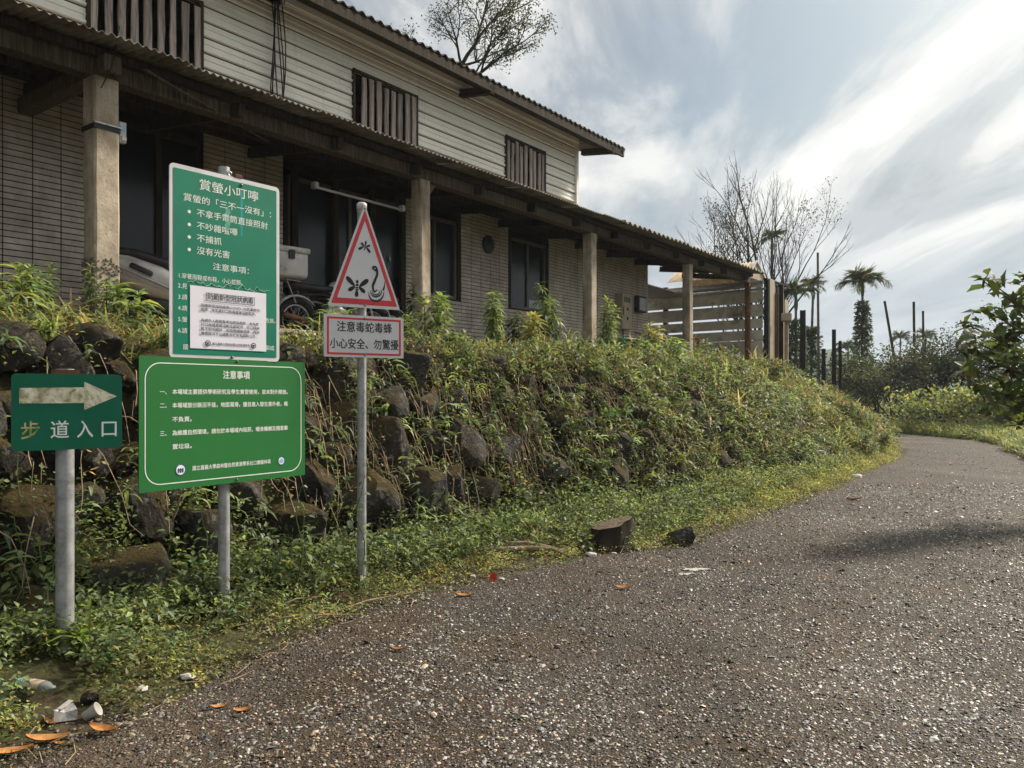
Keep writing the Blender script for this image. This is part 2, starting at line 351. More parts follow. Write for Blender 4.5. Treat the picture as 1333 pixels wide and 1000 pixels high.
def m_siding():
    t = Mt('painted_metal_siding'); c = t.ramp(t.noise(1.2, 5, None, .6), [(.3, (.70, .685, .61)), (.7, (.82, .80, .72))])
    c = t.mix(t.ramp(t.noise(2.2, 8, t.mapv((.6, .6, 5)), .7), [(.52, 0.0), (.78, .5)]), c, (.34, .31, .24))
    c = t.mix(t.ramp(t.noise(4, 6, t.mapv((3, 3, .25)), .7), [(.58, 0.0), (.75, .4)]), c, (.17, .15, .11))
    return t.fin(c, .5, None, .4)
SIDING = m_siding()
def m_corr():
    t = Mt('corrugated_sheet'); c = t.ramp(t.noise(3, 8, None, .65), [(.3, (.10, .085, .07)), (.5, (.19, .165, .14)), (.72, (.30, .27, .235))])
    c = t.mix(t.ramp(t.noise(2, 7, None, .7, .5), [(.5, 0.0), (.66, .7)]), c, (.085, .05, .03)); return t.fin(c, .7, t.bump(t.noise(30, 5), .3, .006), .3, .15)
CORR = m_corr()
def m_rooft():
    t = Mt('cement_roof_sheet'); c = t.ramp(t.noise(3, 8, None, .65), [(.3, (.045, .04, .035)), (.55, (.10, .09, .08)), (.75, (.17, .155, .135))])
    c = t.mix(t.ramp(t.noise(1.2, 7, None, .7, .5), [(.5, 0.0), (.66, .6)]), c, (.05, .042, .02)); return t.fin(c, .9, t.bump(t.noise(30, 5), .4, .006), .2)
ROOFT = m_rooft()
GALV = simple('galvanised_steel', (.33, .335, .335), .5, .30, 16, .45, .45, .25, (.17, .16, .14))
STEELD = simple('dark_steel', (.022, .021, .02), .7, .4, 5, .3)
RUST = simple('rusty_steel', (.13, .065, .032), .85, .5, 12, .2)
BOLT = simple('bolt', (.14, .12, .1), .5, .3, 40, .5, .7)
GREEN_A = simple('teal_green_sign', (.004, .17, .10), .5, .12, 3, .25, 0, .02, None)
GREEN_B = simple('leaf_green_sign', (.016, .14, .030), .5, .06, 2, .25, 0, .01, None)
GREEN_D = simple('deep_green_sign', (.002, .11, .062), .5, .14, 3, .25, 0, .02, None)
SIGNW = simple('sign_white', (.60, .60, .61), .45, .06, 4, .4, 0, .02, (.46, .45, .43)); LETW = simple('white_lettering', (.74, .76, .72), .5, .05, 10, .3, 0, 0)
PAPER = simple('paper', (.70, .69, .76), .6, .03, 5, .3, 0, .05); INK = simple('black_ink', (.015, .015, .016), .5, .1, 8, .3, 0, 0)
REDP = simple('red_paint', (.56, .035, .045), .45, .12, 10, .4, 0, .02, (.42, .06, .05))
def m_worn():
    t = Mt('worn_white_vinyl'); w = t.ramp(t.noise(14, 7, None, .7, .6), [(.42, 0.0), (.56, 1.0)]); c = t.mix(w, (.72, .69, .54), t.ramp(t.noise(40, 4), [(.35, (.20, .20, .10)), (.65, (.56, .51, .33))])); return t.fin(c, .6)
WORN = m_worn()
def m_worny():
    t = Mt('yellowed_lettering'); c = t.ramp(t.noise(22, 6, None, .7), [(.38, (.07, .17, .06)), (.52, (.42, .36, .08)), (.66, (.62, .60, .45))]); return t.fin(c, .6)
WORNY = m_worny()
BLUE = simple('navy_print', (.03, .05, .16), .5, .1, 8, .3, 0, 0); SKYB = simple('blue_print', (.25, .45, .66), .5, .2, 60, .3, 0, 0)
RUBBER = simple('tyre_rubber', (.018, .017, .016), .85, .35, 15, .2, 0, .4, (.06, .055, .045)); BLACKP = simple('black_plastic', (.02, .02, .021), .5, .3, 10, .4, 0, .1, (.055, .05, .042))
WHITEP = simple('dirty_white_plastic', (.52, .49, .48), .5, .15, 5, .35, 0, .1, (.17, .15, .09)); CHROME = simple('old_chrome', (.42, .41, .40), .35, .3, 12, .5, .85, .1, (.14, .10, .07))
TAN = simple('tan_plastic', (.37, .31, .225), .6, .15, 6, .3, 0, .1); GREENP = simple('green_plastic', (.02, .26, .12), .5, .2, 6, .4); CABLE = simple('cable', (.012, .012, .012), .6, .2, 6, .3)
TUBE = simple('fluorescent_tube', (.42, .41, .40), .4, .1, 5, .4); BARK = m_wood('bark', (.035, .028, .02), (.085, .07, .052), (.16, .135, .105)); BARKD = simple('dark_bark', (.035, .028, .022), .95, .4, 5, .1, 0, .5)
STEM = simple('green_stem', (.075, .11, .03), .6, .3, 9, .3); TRUNKP = simple('palm_trunk', (.12, .11, .09), .9, .4, 4, .2)
def m_glass(name, col, al):
    t = Mt(name); t.fin(col, .22, None, .3); return t.m
PANE = m_glass('dark_window_glass', (.012, .015, .018), 0); CURTAIN = simple('tarp', (.40, .43, .46), .7, .15, 4)
def m_clear():
    t = Mt('clear_plastic'); t.fin((.80, .86, .84), .12, None, .5, Transmission_Weight=.82, IOR=1.15); return t.m
CLEARP = m_clear(); DEADL = simple('dead_leaf', (.42, .19, .055), .6, .45, 25, .35, 0, .3); WPAPER = simple('white_litter', (.42, .40, .37), .7, .15, 30, .3)
REDL = simple('red_litter', (.5, .05, .02), .5, .2, 20); CARTON = simple('silver_carton', (.38, .36, .35), .4, .3, 30, .4, .2, .2, (.2, .17, .12))
STICK = simple('dry_stick', (.22, .165, .11), .9, .4, 18, .15, 0, .4); HILLM = simple('hill_forest', (.045, .075, .038), .95, .5, .05, .1, 0, .3)
GRASSFAR = SOIL

# ------------------------------------------------------------------ ground, road, hills
def axis(fine0, fine1, step, far, n=26):
    f = np.arange(fine0, fine1 + 1e-6, step); g = np.geomspace(.5, far, n)
    return np.concatenate([fine0 - g[::-1], f, fine1 + g])
def grid_mesh(name, A, B, Zf, m, **k):
    na, nb = len(A), len(B); AA, BB = np.meshgrid(A, B, indexing='ij'); ZZ = Zf(AA, BB)
    X = O.x + CA * AA - SA * BB; Y = O.y + SA * AA + CA * BB
    V = np.stack([X, Y, ZZ], -1).reshape(-1, 3); i = np.arange(na * nb).reshape(na, nb)
    Q = np.stack([i[:-1, :-1], i[1:, :-1], i[1:, 1:], i[:-1, 1:]], -1).reshape(-1, 4)
    me = bpy.data.meshes.new(name); me.from_pydata(V.tolist(), [], Q.tolist()); me.polygons.foreach_set('use_smooth', [True] * len(Q)); me.update()
    return link(name, me, m, **k)
def groundZ(a, b):
    z = H(a, b); rough = RNG.normal(0, .018, z.shape) * ((b - bl(a) > .25) & (a > -8) & (a < 30) & (b < 3)); return z + rough
grid_mesh('ground', axis(-7, 30, .16, 900), axis(-9, 6, .13, 900), groundZ, SOIL, kind='structure')
def build_road():
    A = np.concatenate([np.arange(-14, 22, .14), np.arange(22, 40, .3)]); nb = 30; V = []; rs = np.random.default_rng(3)
    for a in A:
        l, w = float(bl(a)), float(rw(a)); jl = .10 * mnoise.noise((a * 1.3, 0, 0)) + .05 * mnoise.noise((a * 5, 3, 0)); jr = .12 * mnoise.noise((a * 1.1, 9, 0))
        for j in range(nb):
            t = j / (nb - 1); b = l + .06 + jl - t * (w + .1 + jl - jr); edge = min(t, 1 - t)
            z = .012 * mnoise.noise((a * .9, b * .9, 4)) + .006 * mnoise.noise((a * 4, b * 4, 1)) + (-.03 if edge < .001 else .008)
            V.append(tuple(W(a, b, z)))
    n = len(A); Q = [(i * nb + j, i * nb + j + 1, (i + 1) * nb + j + 1, (i + 1) * nb + j) for i in range(n - 1) for j in range(nb - 1)]
    me = bpy.data.meshes.new('road'); me.from_pydata(V, [], Q); me.polygons.foreach_set('use_smooth', [True] * len(Q)); me.update()
    bm = bmesh.new(); bm.from_mesh(me); bmesh.ops.recalc_face_normals(bm, faces=bm.faces)
    if sum(f.normal.z for f in bm.faces) < 0: bmesh.ops.reverse_faces(bm, faces=bm.faces)
    bm.to_mesh(me); bm.free(); link('road', me, ROAD, kind='structure')
build_road()
def ico(sub):
    bm = bmesh.new(); bmesh.ops.create_icosphere(bm, subdivisions=sub, radius=1); bm.verts.ensure_lookup_table()
    v = np.array([x.co for x in bm.verts]); f = np.array([[q.index for q in p.verts] for p in bm.faces]); bm.free(); return v, f
def pebbles():
    tv, tf = ico(1); v0 = np.array([[0, .85, .53], [0, .85, -.53], [0, -.85, .53], [0, -.85, -.53], [.85, .53, 0], [.85, -.53, 0], [-.85, .53, 0], [-.85, -.53, 0], [.53, 0, .85], [-.53, 0, .85], [.53, 0, -.85], [-.53, 0, -.85]])
    f0 = [(0, 8, 4), (0, 4, 1), (0, 1, 6), (0, 6, 9), (0, 9, 8), (8, 9, 2), (8, 2, 5), (8, 5, 4), (9, 6, 7), (9, 7, 2), (2, 7, 3), (2, 3, 5)]      # undersides left open, bedded in the tar
    s = Scat(); N = 118000
    for k in range(5):
        n = N // 5; Y = 2.7 + RNG.random(n) ** 1.25 * (10.5 if k < 4 else 19); u = RNG.uniform(-60, 1420, n); X = (u - 667) / F * Y; a, b = AB(X, Y)
        keep = (b < bl(a) + .10 + .1 * RNG.normal(0, 1, n)) & (b > bl(a) - rw(a) - .3) & (RNG.random(n) < (1.0 + .25 * nz(a, b, .9, 80)) * np.interp(Y, [8.5, 13, 20], [1, .75, .35])); X, Y, a, b = X[keep], Y[keep], a[keep], b[keep]; n = len(X); zr = .012 * nz(a, b, .9, 4) + .006 * nz(a, b, 4, 1) + .008
        sz = RNG.uniform(.0035, .0088, n) * (1 + (RNG.random(n) < .03) * .9) * np.interp(Y, [3, 10, 18], [.95, 1.3, 2.0]); sc = np.stack([sz * RNG.uniform(.9, 1.6, n), sz, sz * RNG.uniform(.35, .75, n)], 1)
        g = RNG.beta(.9, 2.9, n)[:, None] * .58 + .012; mo = (nz(a, b, 1.1, 85) + .25 * nz(a, b, 5, 86) + np.interp(b - bl(a), [-1.6, -.2], [-.08, .28]))[:, None]; br = (RNG.random((n, 1)) < np.clip(.28 + 1.6 * mo, .08, .95)); g = g * np.clip(1.05 - .9 * mo, .5, 1.4) * np.clip(1 + .75 * nz(a, b, .42, 87), .5, 1.5)[:, None]; tint = g * np.where(br, np.array([1.05, .78, .54]), np.array([1.0, .94, .85])) * (1 + .05 * RNG.normal(0, 1, (n, 3)))
        s.add(v0 * (1 + .3 * RNG.normal(0, 1, (12, 1)).clip(-1, 1)), f0, np.stack([X, Y, zr + sc[:, 2] * .15], 1), rotm(RNG.uniform(0, 6.3, n), RNG.normal(0, .3, n), RNG.normal(0, .3, n)), sc, np.clip(tint, .012, .75))
    s.build('loose_gravel', PEBBLE, smooth=False, kind='stuff', label='coarse worn aggregate standing proud of the road', category='gravel')
pebbles()
def hills():
    for nm, Y0, prof, lab in (('hill', 420, [(-300, 10), (400, 30), (900, 32), (1000, 30), (1090, 26), (1150, 18), (1200, 14), (1300, 12), (1700, 20)], None), ('hill', 640, [(-300, 30), (800, 30), (1050, 34), (1120, 30), (1180, 26), (1260, 22), (1500, 30), (1900, 30)], None)):
        us = np.arange(-300, 1700, 6); A = []
        for i, u in enumerate(us):
            h = np.interp(u, [p[0] for p in prof], [p[1] for p in prof]); h += 2.2 * mnoise.noise((u * .02, Y0, 0)) + 1.3 * mnoise.noise((u * .11, Y0, 5))
            for j, (t, k) in enumerate(((-60, -.05), (-25, .45), (0, .8), (25, 1.0), (60, .95), (140, .7))):
                Yd = Y0 + t + 8 * mnoise.noise((u * .05, j, 2)); A.append(((u - 667) / F * Yd, Yd, max(-2, h * k + 1.2 * mnoise.noise((u * .2, j * 3, 7)))))
        nb = 6; n = len(us); Q = [(i * nb + j, (i + 1) * nb + j, (i + 1) * nb + j + 1, i * nb + j + 1) for i in range(n - 1) for j in range(nb - 1)]
        me = bpy.data.meshes.new(nm); me.from_pydata(A, [], Q); me.update(); link(nm, me, HILLM, kind='structure')
hills()

# ------------------------------------------------------------------ farmhouse (local frame: x along the front, y into the house)
def frame_empty(name, **k): return empty(name, (O.x, O.y, 0), ANG, **k)
TZ = 2.15; BW = 1.6                        # terrace level, depth of the front wall behind the posts
MB().bx(-9, 17.4, -.32, 7.2, TZ - .35, TZ).build('terrace', CONCD, None, (O.x, O.y, 0), (0, 0, ANG), kind='structure')
house = frame_empty('farmhouse', label='two-storey tiled farmhouse with pale metal siding and a post-supported corrugated canopy', category='house')
CZ0, CSL = 4.70, .115                      # canopy sheet: height at its front edge (y = -0.5) and slope
def cz(b): return CZ0 + CSL * (b + .5)
def house_body():
    top_z = 4.86
    segs = [(-9, .92), (2.07, 3.3), (5.75, 5.95), (7.08, 8.68), (9.92, 14.5)]
    m = MB()
    for x0, x1 in segs: m.bx(x0, x1, BW, BW + .2, TZ, top_z)
    m.bx(5.95, 7.08, BW + .003, BW + .197, TZ, 3.17); m.bx(8.68, 9.92, BW + .003, BW + .197, TZ, 3.17)       # below the windows
    m.bx(-9, 14.5, 6.8, 7.0, TZ, top_z); m.bx(14.3, 14.497, BW + .2, 6.8, TZ, top_z); m.bx(-9, 14.5, BW + .2, 6.8, top_z - .12, top_z)
    m.bx(3.3, 3.42, BW + .2, 6.8, TZ, top_z - .12); m.bx(.8, .92, BW + .2, 4.5, TZ, top_z - .12); m.bx(.92, 3.3, 4.4, 4.5, TZ, top_z - .12); m.bx(5.8, 5.9, BW + .2, 6.8, TZ, top_z - .12)
    wall = m.build('wall', GROUT, house)
    # front tiles
    tw, th, g = .285, .066, .0115; me = MB().box((0, 0, 0), (tw - g, .014, th - g)).mesh('tile'); me.materials.append(TILE)
    cand = []
    holes = [(.92, 2.07, 0, 9), (3.3, 5.75, 0, 9), (5.95, 7.08, 3.17, 9), (8.68, 9.92, 3.17, 9)]
    for x0, x1 in [(-4.0, .92), (2.07, 3.3), (5.75, 14.5)]:
        n = max(1, round((x1 - x0) / tw)); w = (x1 - x0) / n
        for i in range(n):
            for r in range(int((top_z - TZ) / th)):
                x, z = x0 + (i + .5) * w, TZ + (r + .5) * th
                if any(h[0] - .02 < x < h[1] + .02 and h[2] - .03 < z < h[3] for h in holes): continue
                p = W(x, BW, z); u = 667 + F * p.x / p.y; v = HZ - F * (p.z - CH) / p.y
                hid = u < -12 or v > 440 or (218 < u < 365 and v > 220) or (112 < u < 146)
                cand.append((hid, p.y, x, z, w / tw))
    cand.sort()
    for _, _, x, z, sx in cand[:300]: 
        o = link('tile', me, None, wall, (x, BW - .006, z)); o.scale = (sx, 1, 1)
    m = MB()
    for _, _, x, z, sx in cand[300:]: m.box((x, BW - .006, z), (tw * sx - g, .014, th - g))
    m.build('tile_field', TILE, wall, kind='stuff', fix=False)
    # doorway and windows on the ground floor
    m = MB(); m.bx(.93, 2.06, BW + .06, BW + .1, TZ, 4.7)
    d = MB(); d.bx(.925, .985, BW + .02, BW + .14, TZ, 4.72); d.bx(2.005, 2.065, BW + .02, BW + .14, TZ, 4.72); d.bx(.985, 2.005, BW + .02, BW + .14, 4.64, 4.72); d.bx(1.46, 1.54, BW + .03, BW + .12, TZ, 4.64)
    dr = d.build('door', WOODD, house); MB().bx(.985, 2.005, BW + .06, BW + .08, TZ, 4.64).build('pane', PANE, dr)
    for x0, x1, z0, z1, cur in ((5.95, 7.08, 3.17, 4.56, 0), (8.68, 9.92, 3.17, 4.56, 1), (3.42, 5.75, 3.0, 4.6, 0)):
        f = MB(); t = .055
        f.bx(x0, x0 + t, BW + .03, BW + .12, z0, z1); f.bx(x1 - t, x1, BW + .03, BW + .12, z0, z1); f.bx(x0 + t, x1 - t, BW + .03, BW + .12, z1 - t, z1); f.bx(x0 + t, x1 - t, BW + .03, BW + .12, z0, z0 + t)
        xm = (x0 + x1) / 2; f.bx(xm - .03, xm + .03, BW + .04, BW + .11, z0 + t, z1 - t)
        fo = f.build('window', simple('window_frame', (.10, .095, .085), .5, .2), house)
        MB().bx(x0 + t, xm - .03, BW + .07, BW + .078, z0 + t, z1 - t).build('pane', PANE, fo); MB().bx(xm + .03, x1 - t, BW + .085, BW + .093, z0 + t, z1 - t).build('pane', PANE, fo)
        if cur: MB().bx(xm + .06, x1 - .08, BW + .05, BW + .056, z0 + .06, z0 + .22).build('bag', CURTAIN, fo)
    MB().bx(3.42, 5.75, BW + .01, BW + .16, TZ, 3.0).build('low_partition', WOODD, house)
    for x in (3.5, 4.25, 5.0, 5.68): MB().bx(x - .05, x + .05, BW - .03, BW + .03, TZ, 4.75).build('wall_stud', WOODD, house)
    MB().lathe([(0, 0), (.17, 0), (.17, .03), (.14, .05), (0, .05)], 20, Matrix.Translation((7.92, BW - .02, 4.28)) @ Matrix.Rotation(R(90), 4, 'X')).build('vent_cover', BLACKP, house)
    # upper storey
    UZ0, UZ1 = 4.86, 7.02
    wins = [(.62, 2.07), (4.6, 6.04), (8.5, 9.87)]
    m = MB(); xs = [-9] + [q for w in wins for q in w] + [11.1]
    for i in range(0, len(xs), 2): m.bx(xs[i], xs[i + 1], BW + .03, BW + .16, UZ0, UZ1)
    for x0, x1 in wins: m.bx(x0, x1, BW + .033, BW + .157, 6.47, UZ1); m.bx(x0, x1, BW + .033, BW + .157, UZ0, 5.2)
    m.bx(10.95, 11.097, BW + .16, 6.8, UZ0, 7.0); m.bx(-9, 11.1, 6.8, 6.9, UZ0, 7.0)
    m.build('upper_wall', WOODD, house)
    MB().bx(-9, 11.1, 3.4, 3.5, UZ0, 6.9).build('inner_wall', WOODD, house)
    prof = [(-.02, 0), (-.02, .012), (.030, .030), (.030, .056), (.004, .070), (.004, .118), (.018, .126), (.018, .138), (.004, .146), (.004, .199)]   # (out, up)
    ph = .20
    for r in range(11):
        z0 = UZ0 + r * ph
        spans = []
        if z0 + ph > 6.47 or z0 < 5.2 - ph: spans = [(-9, 11.1)]
        else: spans = [(xs[i], xs[i + 1]) for i in range(0, len(xs), 2)]
        for x0, x1 in spans:
            k = len(prof); off = random.uniform(-.002, .002); m = MB()
            vs = [(x0, BW + .029 - o - off, z0 + z) for o, z in prof] + [(x1, BW + .029 - o - off, z0 + z) for o, z in prof]
            m.add(vs, [(i, i + k, i + k + 1, i + 1) for i in range(k - 1)]); m.build('siding_panel', SIDING, house, fix=False)
    m = MB(); m.bx(11.05, 11.13, BW - .03, BW + .02, UZ0, UZ1); m.bx(11.103, 11.13, BW + .02, 6.8, UZ0, UZ1 - .02); m.build('corner_trim', SIDING, house)
    MB().bx(-9, 11.13, BW - .045, BW + .0, UZ1 - .03, UZ1 + .07).build('eave_trim', SIDING, house)
    for wi, (x0, x1) in enumerate(wins):
        f = MB(); f.bx(x0, x0 + .04, BW - .02, BW + .03, 5.2, 6.5); f.bx(x1 - .04, x1, BW - .02, BW + .03, 5.2, 6.5); f.bx(x0 + .03, x1 - .03, BW - .017, BW + .027, 6.455, 6.497); fo = f.build('window', WOODD, house)
        n = 9; w = (x1 - x0) / n
        for i in range(n):
            if wi == 1 and i == 0: continue
            x = x0 + (i + .5) * w + random.uniform(-.015, .015); ww = w * random.uniform(.46, .62); m = MB()
            zs = np.linspace(5.2, 6.44 + random.uniform(-.05, .03), 6); L = [(x - ww / 2 + random.uniform(-.008, .008), z) for z in zs]; Rr = [(x + ww / 2 + random.uniform(-.008, .008), z) for z in zs[::-1]]
            m.prism(L + Rr, BW - .012, BW + .014); m.build('slat', WOODG, fo, rot=(0, random.uniform(-.008, .008) * 0, 0))
    # upper roof
    ez, eb, sl = 6.90, .88, .27
    def rz(b): return ez + sl * (b - eb)
    pitch = .18; x = -9.3
    while x < 12.0:
        w = min(.9, 12.0 - x); n = max(2, int(w / pitch * 8)); m = MB(); vs = []
        for i in range(n + 1):
            xx = x + w * i / n; h = .026 * math.cos(6.28318 * xx / pitch)
            for bb in (eb, 2.4, 4.2): vs.append((xx, bb, rz(bb) + .06 + h))
        vs2 = [(p[0], p[1], p[2] - .009) for p in vs]; k = len(vs); q = []
        for i in range(n):
            for j in range(2): a0 = i * 3 + j; q += [(a0, a0 + 3, a0 + 4, a0 + 1), (a0 + k, a0 + k + 1, a0 + k + 4, a0 + k + 3)]
            q.append((i * 3, i * 3 + k, (i + 1) * 3 + k, (i + 1) * 3))
        m.add(vs + vs2, q, True); m.build('roof_sheet', ROOFT, house, fix=False); x += w + .003
    MB().add([(-9.3, 4.2, rz(4.2) + .05), (12, 4.2, rz(4.2) + .05), (12, 7.6, ez + .0), (-9.3, 7.6, ez)], [(0, 1, 2, 3)]).build('rear_roof', ROOFT, house, fix=False)
    m = MB(); m.bx(-9.3, 11.97, eb + .02, eb + .07, ez - .13, ez + .025); m.build('fascia', WOODD, house)
    m = MB(); m.beam((11.93, eb, ez - .03), (11.93, 4.2, rz(4.2) - .03), .045, .16); m.build('barge_board', CORR, house)
    MB().add([(-9.3, eb + .075, ez - .02), (11.9, eb + .075, ez - .02), (11.9, BW, UZ1 + .075), (-9.3, BW, UZ1 + .075)], [(0, 1, 2, 3)]).build('soffit', WOODD, house, fix=False)
    for x in (-2.2, 2.6, 7.2, 11.5): m = MB(); m.beam((x, eb + .02, ez - .10), (x, BW + .1, ez - .10 + .1), .12, .13); m.build('rafter_end', WOODD, house)
    m = MB(); m.add([(11.1, BW, UZ1), (11.1, 6.8, UZ1), (11.1, 4.2, rz(4.2))], [(0, 1, 2)]); m.build('gable_end', SIDING, house, fix=False)
house_body()
POSTS = [(0, .235, 1), (ab_at(548, 0), .20, 0), (ab_at(768.5, 0), .20, 0), (ab_at(896, 0), .19, 0), (ab_at(974, 0), .13, 2)]
def canopy():
    # posts
    for i, (a, w, kind) in enumerate(POSTS):
        zt = 4.46; n = 14; m = MB(); lean = (.01, .03, -.01, .0, .0)[i]
        r = w / 2; pts = []
        for j in range(n + 1):
            z = TZ - .3 + (zt - TZ + .3) * j / n
            dx = lean * (1 - j / n) + random.uniform(-.003, .003)
            c = .018
            for sx, sy in ((-r, -r + c), (-r + c, -r), (r - c, -r), (r, -r + c), (r, r - c), (r - c, r), (-r + c, r), (-r, r - c)): pts.append((a + dx + sx + random.uniform(-.003, .003), sy + random.uniform(-.003, .003), z))
        q = [(j * 8 + k, j * 8 + (k + 1) % 8, (j + 1) * 8 + (k + 1) % 8, (j + 1) * 8 + k) for j in range(n) for k in range(8)]
        m.add(pts, q + [tuple(range(n * 8, n * 8 + 8))]); po = m.build('post', RUST if kind == 2 else CONC, house)
        if i == 0:
            s = MB(); tv, tf = ico(1)
            for _ in range(420):
                f = random.choice((0, 1)); z = random.uniform(TZ, TZ + .62); t = random.uniform(-r, r); c = (a + t, -r - .002, z) if f else (a - r - .002, t, z)
                sc = random.uniform(.006, .014); s.add([(c[0] + p[0] * sc, c[1] + p[1] * sc, c[2] + p[2] * sc) for p in tv], [tuple(x) for x in tf])
            s.build('exposed_aggregate', simple('aggregate', (.17, .155, .13), .9, .6, 40, .2), po, kind='stuff')
            MB().box((a, 0, 3.99), (w + .012, w + .012, .045)).build('strap', CABLE, po); MB().box((a + .01, -.002, 4.02), (w + .02, w + .02, .012)).build('strap', CHROME, po)
            bx_ = MB(); bx_.box((a + r + .05, -.06, 4.0), (.07, .05, .20)); bx_.box((a + r + .055, -.09, 3.94), (.05, .02, .05)); so = bx_.build('junction_box', WHITEP, po, bevel=.006); MB().box((a + r + .05, -.088, 4.04), (.045, .004, .05)).build('label_plate', SKYB, po)
        if i in (1, 2, 3, 4):                # little triangular gusset beside the post head
            g = MB(); g.prism([(a + r + .001, 4.45), (a + r + .20, 4.45), (a + r + .001, 4.22)], -.02, .02); g.build('gusset', WOODB, house)
    # main beam, rafters, purlins
    cuts = [-9] + [p[0] for p in POSTS] + [17.2]
    for x0, x1 in zip(cuts[:-1], cuts[1:]): m = MB(); m.bx(x0 + .004, x1 - .004, -.085, .085, 4.46, 4.63); m.build('beam', WOODB, house, bevel=.008)
    for b, zz in ((-.14, 0), (.55, 0), (1.1, 0), (1.5, 0)):
        m = MB(); m.bx(-9, 17.15, b - .04, b + .04, cz(b) - .125, cz(b) - .045); m.build('purlin', WOODD, house)
    x = -4.15
    while x < 17:
        m = MB(); m.beam((x, -.24, cz(-.24) - .21), (x, BW - .02, cz(BW) - .21), .07, .13); m.build('rafter', WOODD, house); x += 1.38
    # heavy crossbeam sticking out over the first post
    m = MB(); m.beam((-.02, -.28, 4.545), (-.02, BW - .01, 4.545), .16, .166); m.build('crossbeam', WOODB, house, bevel=.012)
    m = MB(); m.beam((.25, -.30, 4.58), (1.95, .1, 4.40), .018, .012); m.beam((.3, -.27, 4.60), (2.0, .12, 4.40), .015, .012); m.build('loose_batten', WOODB, house)
    # corrugated sheets, small waves, then larger ones at the far end
    x = -9.0; k = 0
    while x < 17.2:
        far = x > 9.2; pitch = .20 if far else .080; amp = .030 if far else .014; w = 1.0 if far else .80; w = min(w, 17.25 - x); n = max(3, int(w / pitch * 8))
        dz = random.uniform(-.008, .008); fb = -.5 + random.uniform(-.035, .03); m = MB(); vs = []
        for i in range(n + 1):
            xx = x + (w + .02) * i / n; h = amp * math.cos(6.28318 * xx / pitch) + random.uniform(-.0015, .0015)
            for bb in (fb, .2, 1.0, BW + .05): vs.append((xx, bb, cz(bb) + h + dz - .02 * math.sin((bb + .5) * 1.4) * (k % 2)))
        vs2 = [(p[0], p[1], p[2] - .005) for p in vs]; K = len(vs); q = []
        for i in range(n):
            for j in range(3): a0 = i * 4 + j; q += [(a0, a0 + 4, a0 + 5, a0 + 1), (a0 + K, a0 + K + 1, a0 + K + 5, a0 + K + 4)]
            q.append((i * 4, i * 4 + K, (i + 1) * 4 + K, (i + 1) * 4))
        m.add(vs + vs2, q, True); m.build('canopy_sheet', CORR, house, fix=False); x += w; k += 1
    # lamp, cables, meter boxes
    m = MB(); m.tube([(3.0, .55, 4.17), (4.6, .55, 4.17)], .019, 8); t_ = m.build('tube_lamp', TUBE, house)
    for xx, xh in ((3.0, 3.1), (4.6, 4.5)): MB().bx(xx - .03, xx + .03, .51, .59, 4.15, 4.23).build('lamp_holder', WHITEP, t_); MB().tube([(xh, .55, 4.19), (xh, .55, 4.62)], .006, 6).build('hanger', CABLE, t_)
    for i in range(7):
        x = 3.05 + .035 * i + random.uniform(-.02, .02); pts = [(x + .04 * math.sin(t * 5 + i), BW - .055 - .03 * math.sin(t * 3.1), 7.0 - 2.05 * t) for t in np.linspace(0, 1, 14)]; MB().tube(pts, .009, 6).build('cable', CABLE, house)
    m = MB(); m.torus(.07, .012, 20, 6, Matrix.Translation((3.22, BW - .06, 6.97))); m.build('cable_coil', WHITEP, house); MB().bx(3.0, 3.2, BW - .09, BW - .046, 6.88, 7.02).build('cable_bracket', STEELD, house)
    m = MB(); m.tube([(.02, -.31, 4.9), (-.05, -.30, 4.5), (-.12, -.25, 4.3)], .006, 6); m.build('cable', CABLE, house)
    m = MB(); m.tube([(11.45, BW - .05, TZ), (11.45, BW - .05, 3.75)], .05, 10); m.build('drain_pipe', CURTAIN, house)
    m = MB(); m.bx(12.82, 13.3, BW - .2, BW - .015, 3.02, 3.86); mb = m.build('meter_box', TAN, house, bevel=.012)
    m = MB()
    for i in range(4): m.bx(12.90 + i * .08, 12.94 + i * .08, BW - .208, BW - .198, 3.66, 3.78)
    m.build('grille', BLACKP, mb)
    for z in (3.5, 3.28): MB().lathe([(0, 0), (.035, 0), (.035, .012), (0, .012)], 12, Matrix.Translation((13.06, BW - .2, z)) @ Matrix.Rotation(R(90), 4, 'X')).build('knob', BLACKP, mb)
    m = MB(); m.bx(12.84, 12.86, BW - .215, BW - .2, 3.35, 3.55); m.build('hinge', BLACKP, mb)
    m = MB(); m.bx(13.75, 14.15, BW - .14, BW - .015, 3.5, 3.9); q = m.build('wall_fan', BLACKP, house, bevel=.01); MB().bx(13.8, 14.1, BW - .15, BW - .141, 3.55, 3.85).build('pane', CURTAIN, q)
    m = MB(); m.tube([(13.1, BW - .05, 3.02), (13.12, BW - .06, 2.8), (13.0, BW - .05, 2.6), (12.8, BW - .05, 2.5)], .014, 6); m.tube([(13.7, BW - .05, 3.0), (14.2, BW - .06, 2.95), (14.1, BW - .05, 3.1)], .01, 6); m.build('cable', CABLE, house)
canopy()

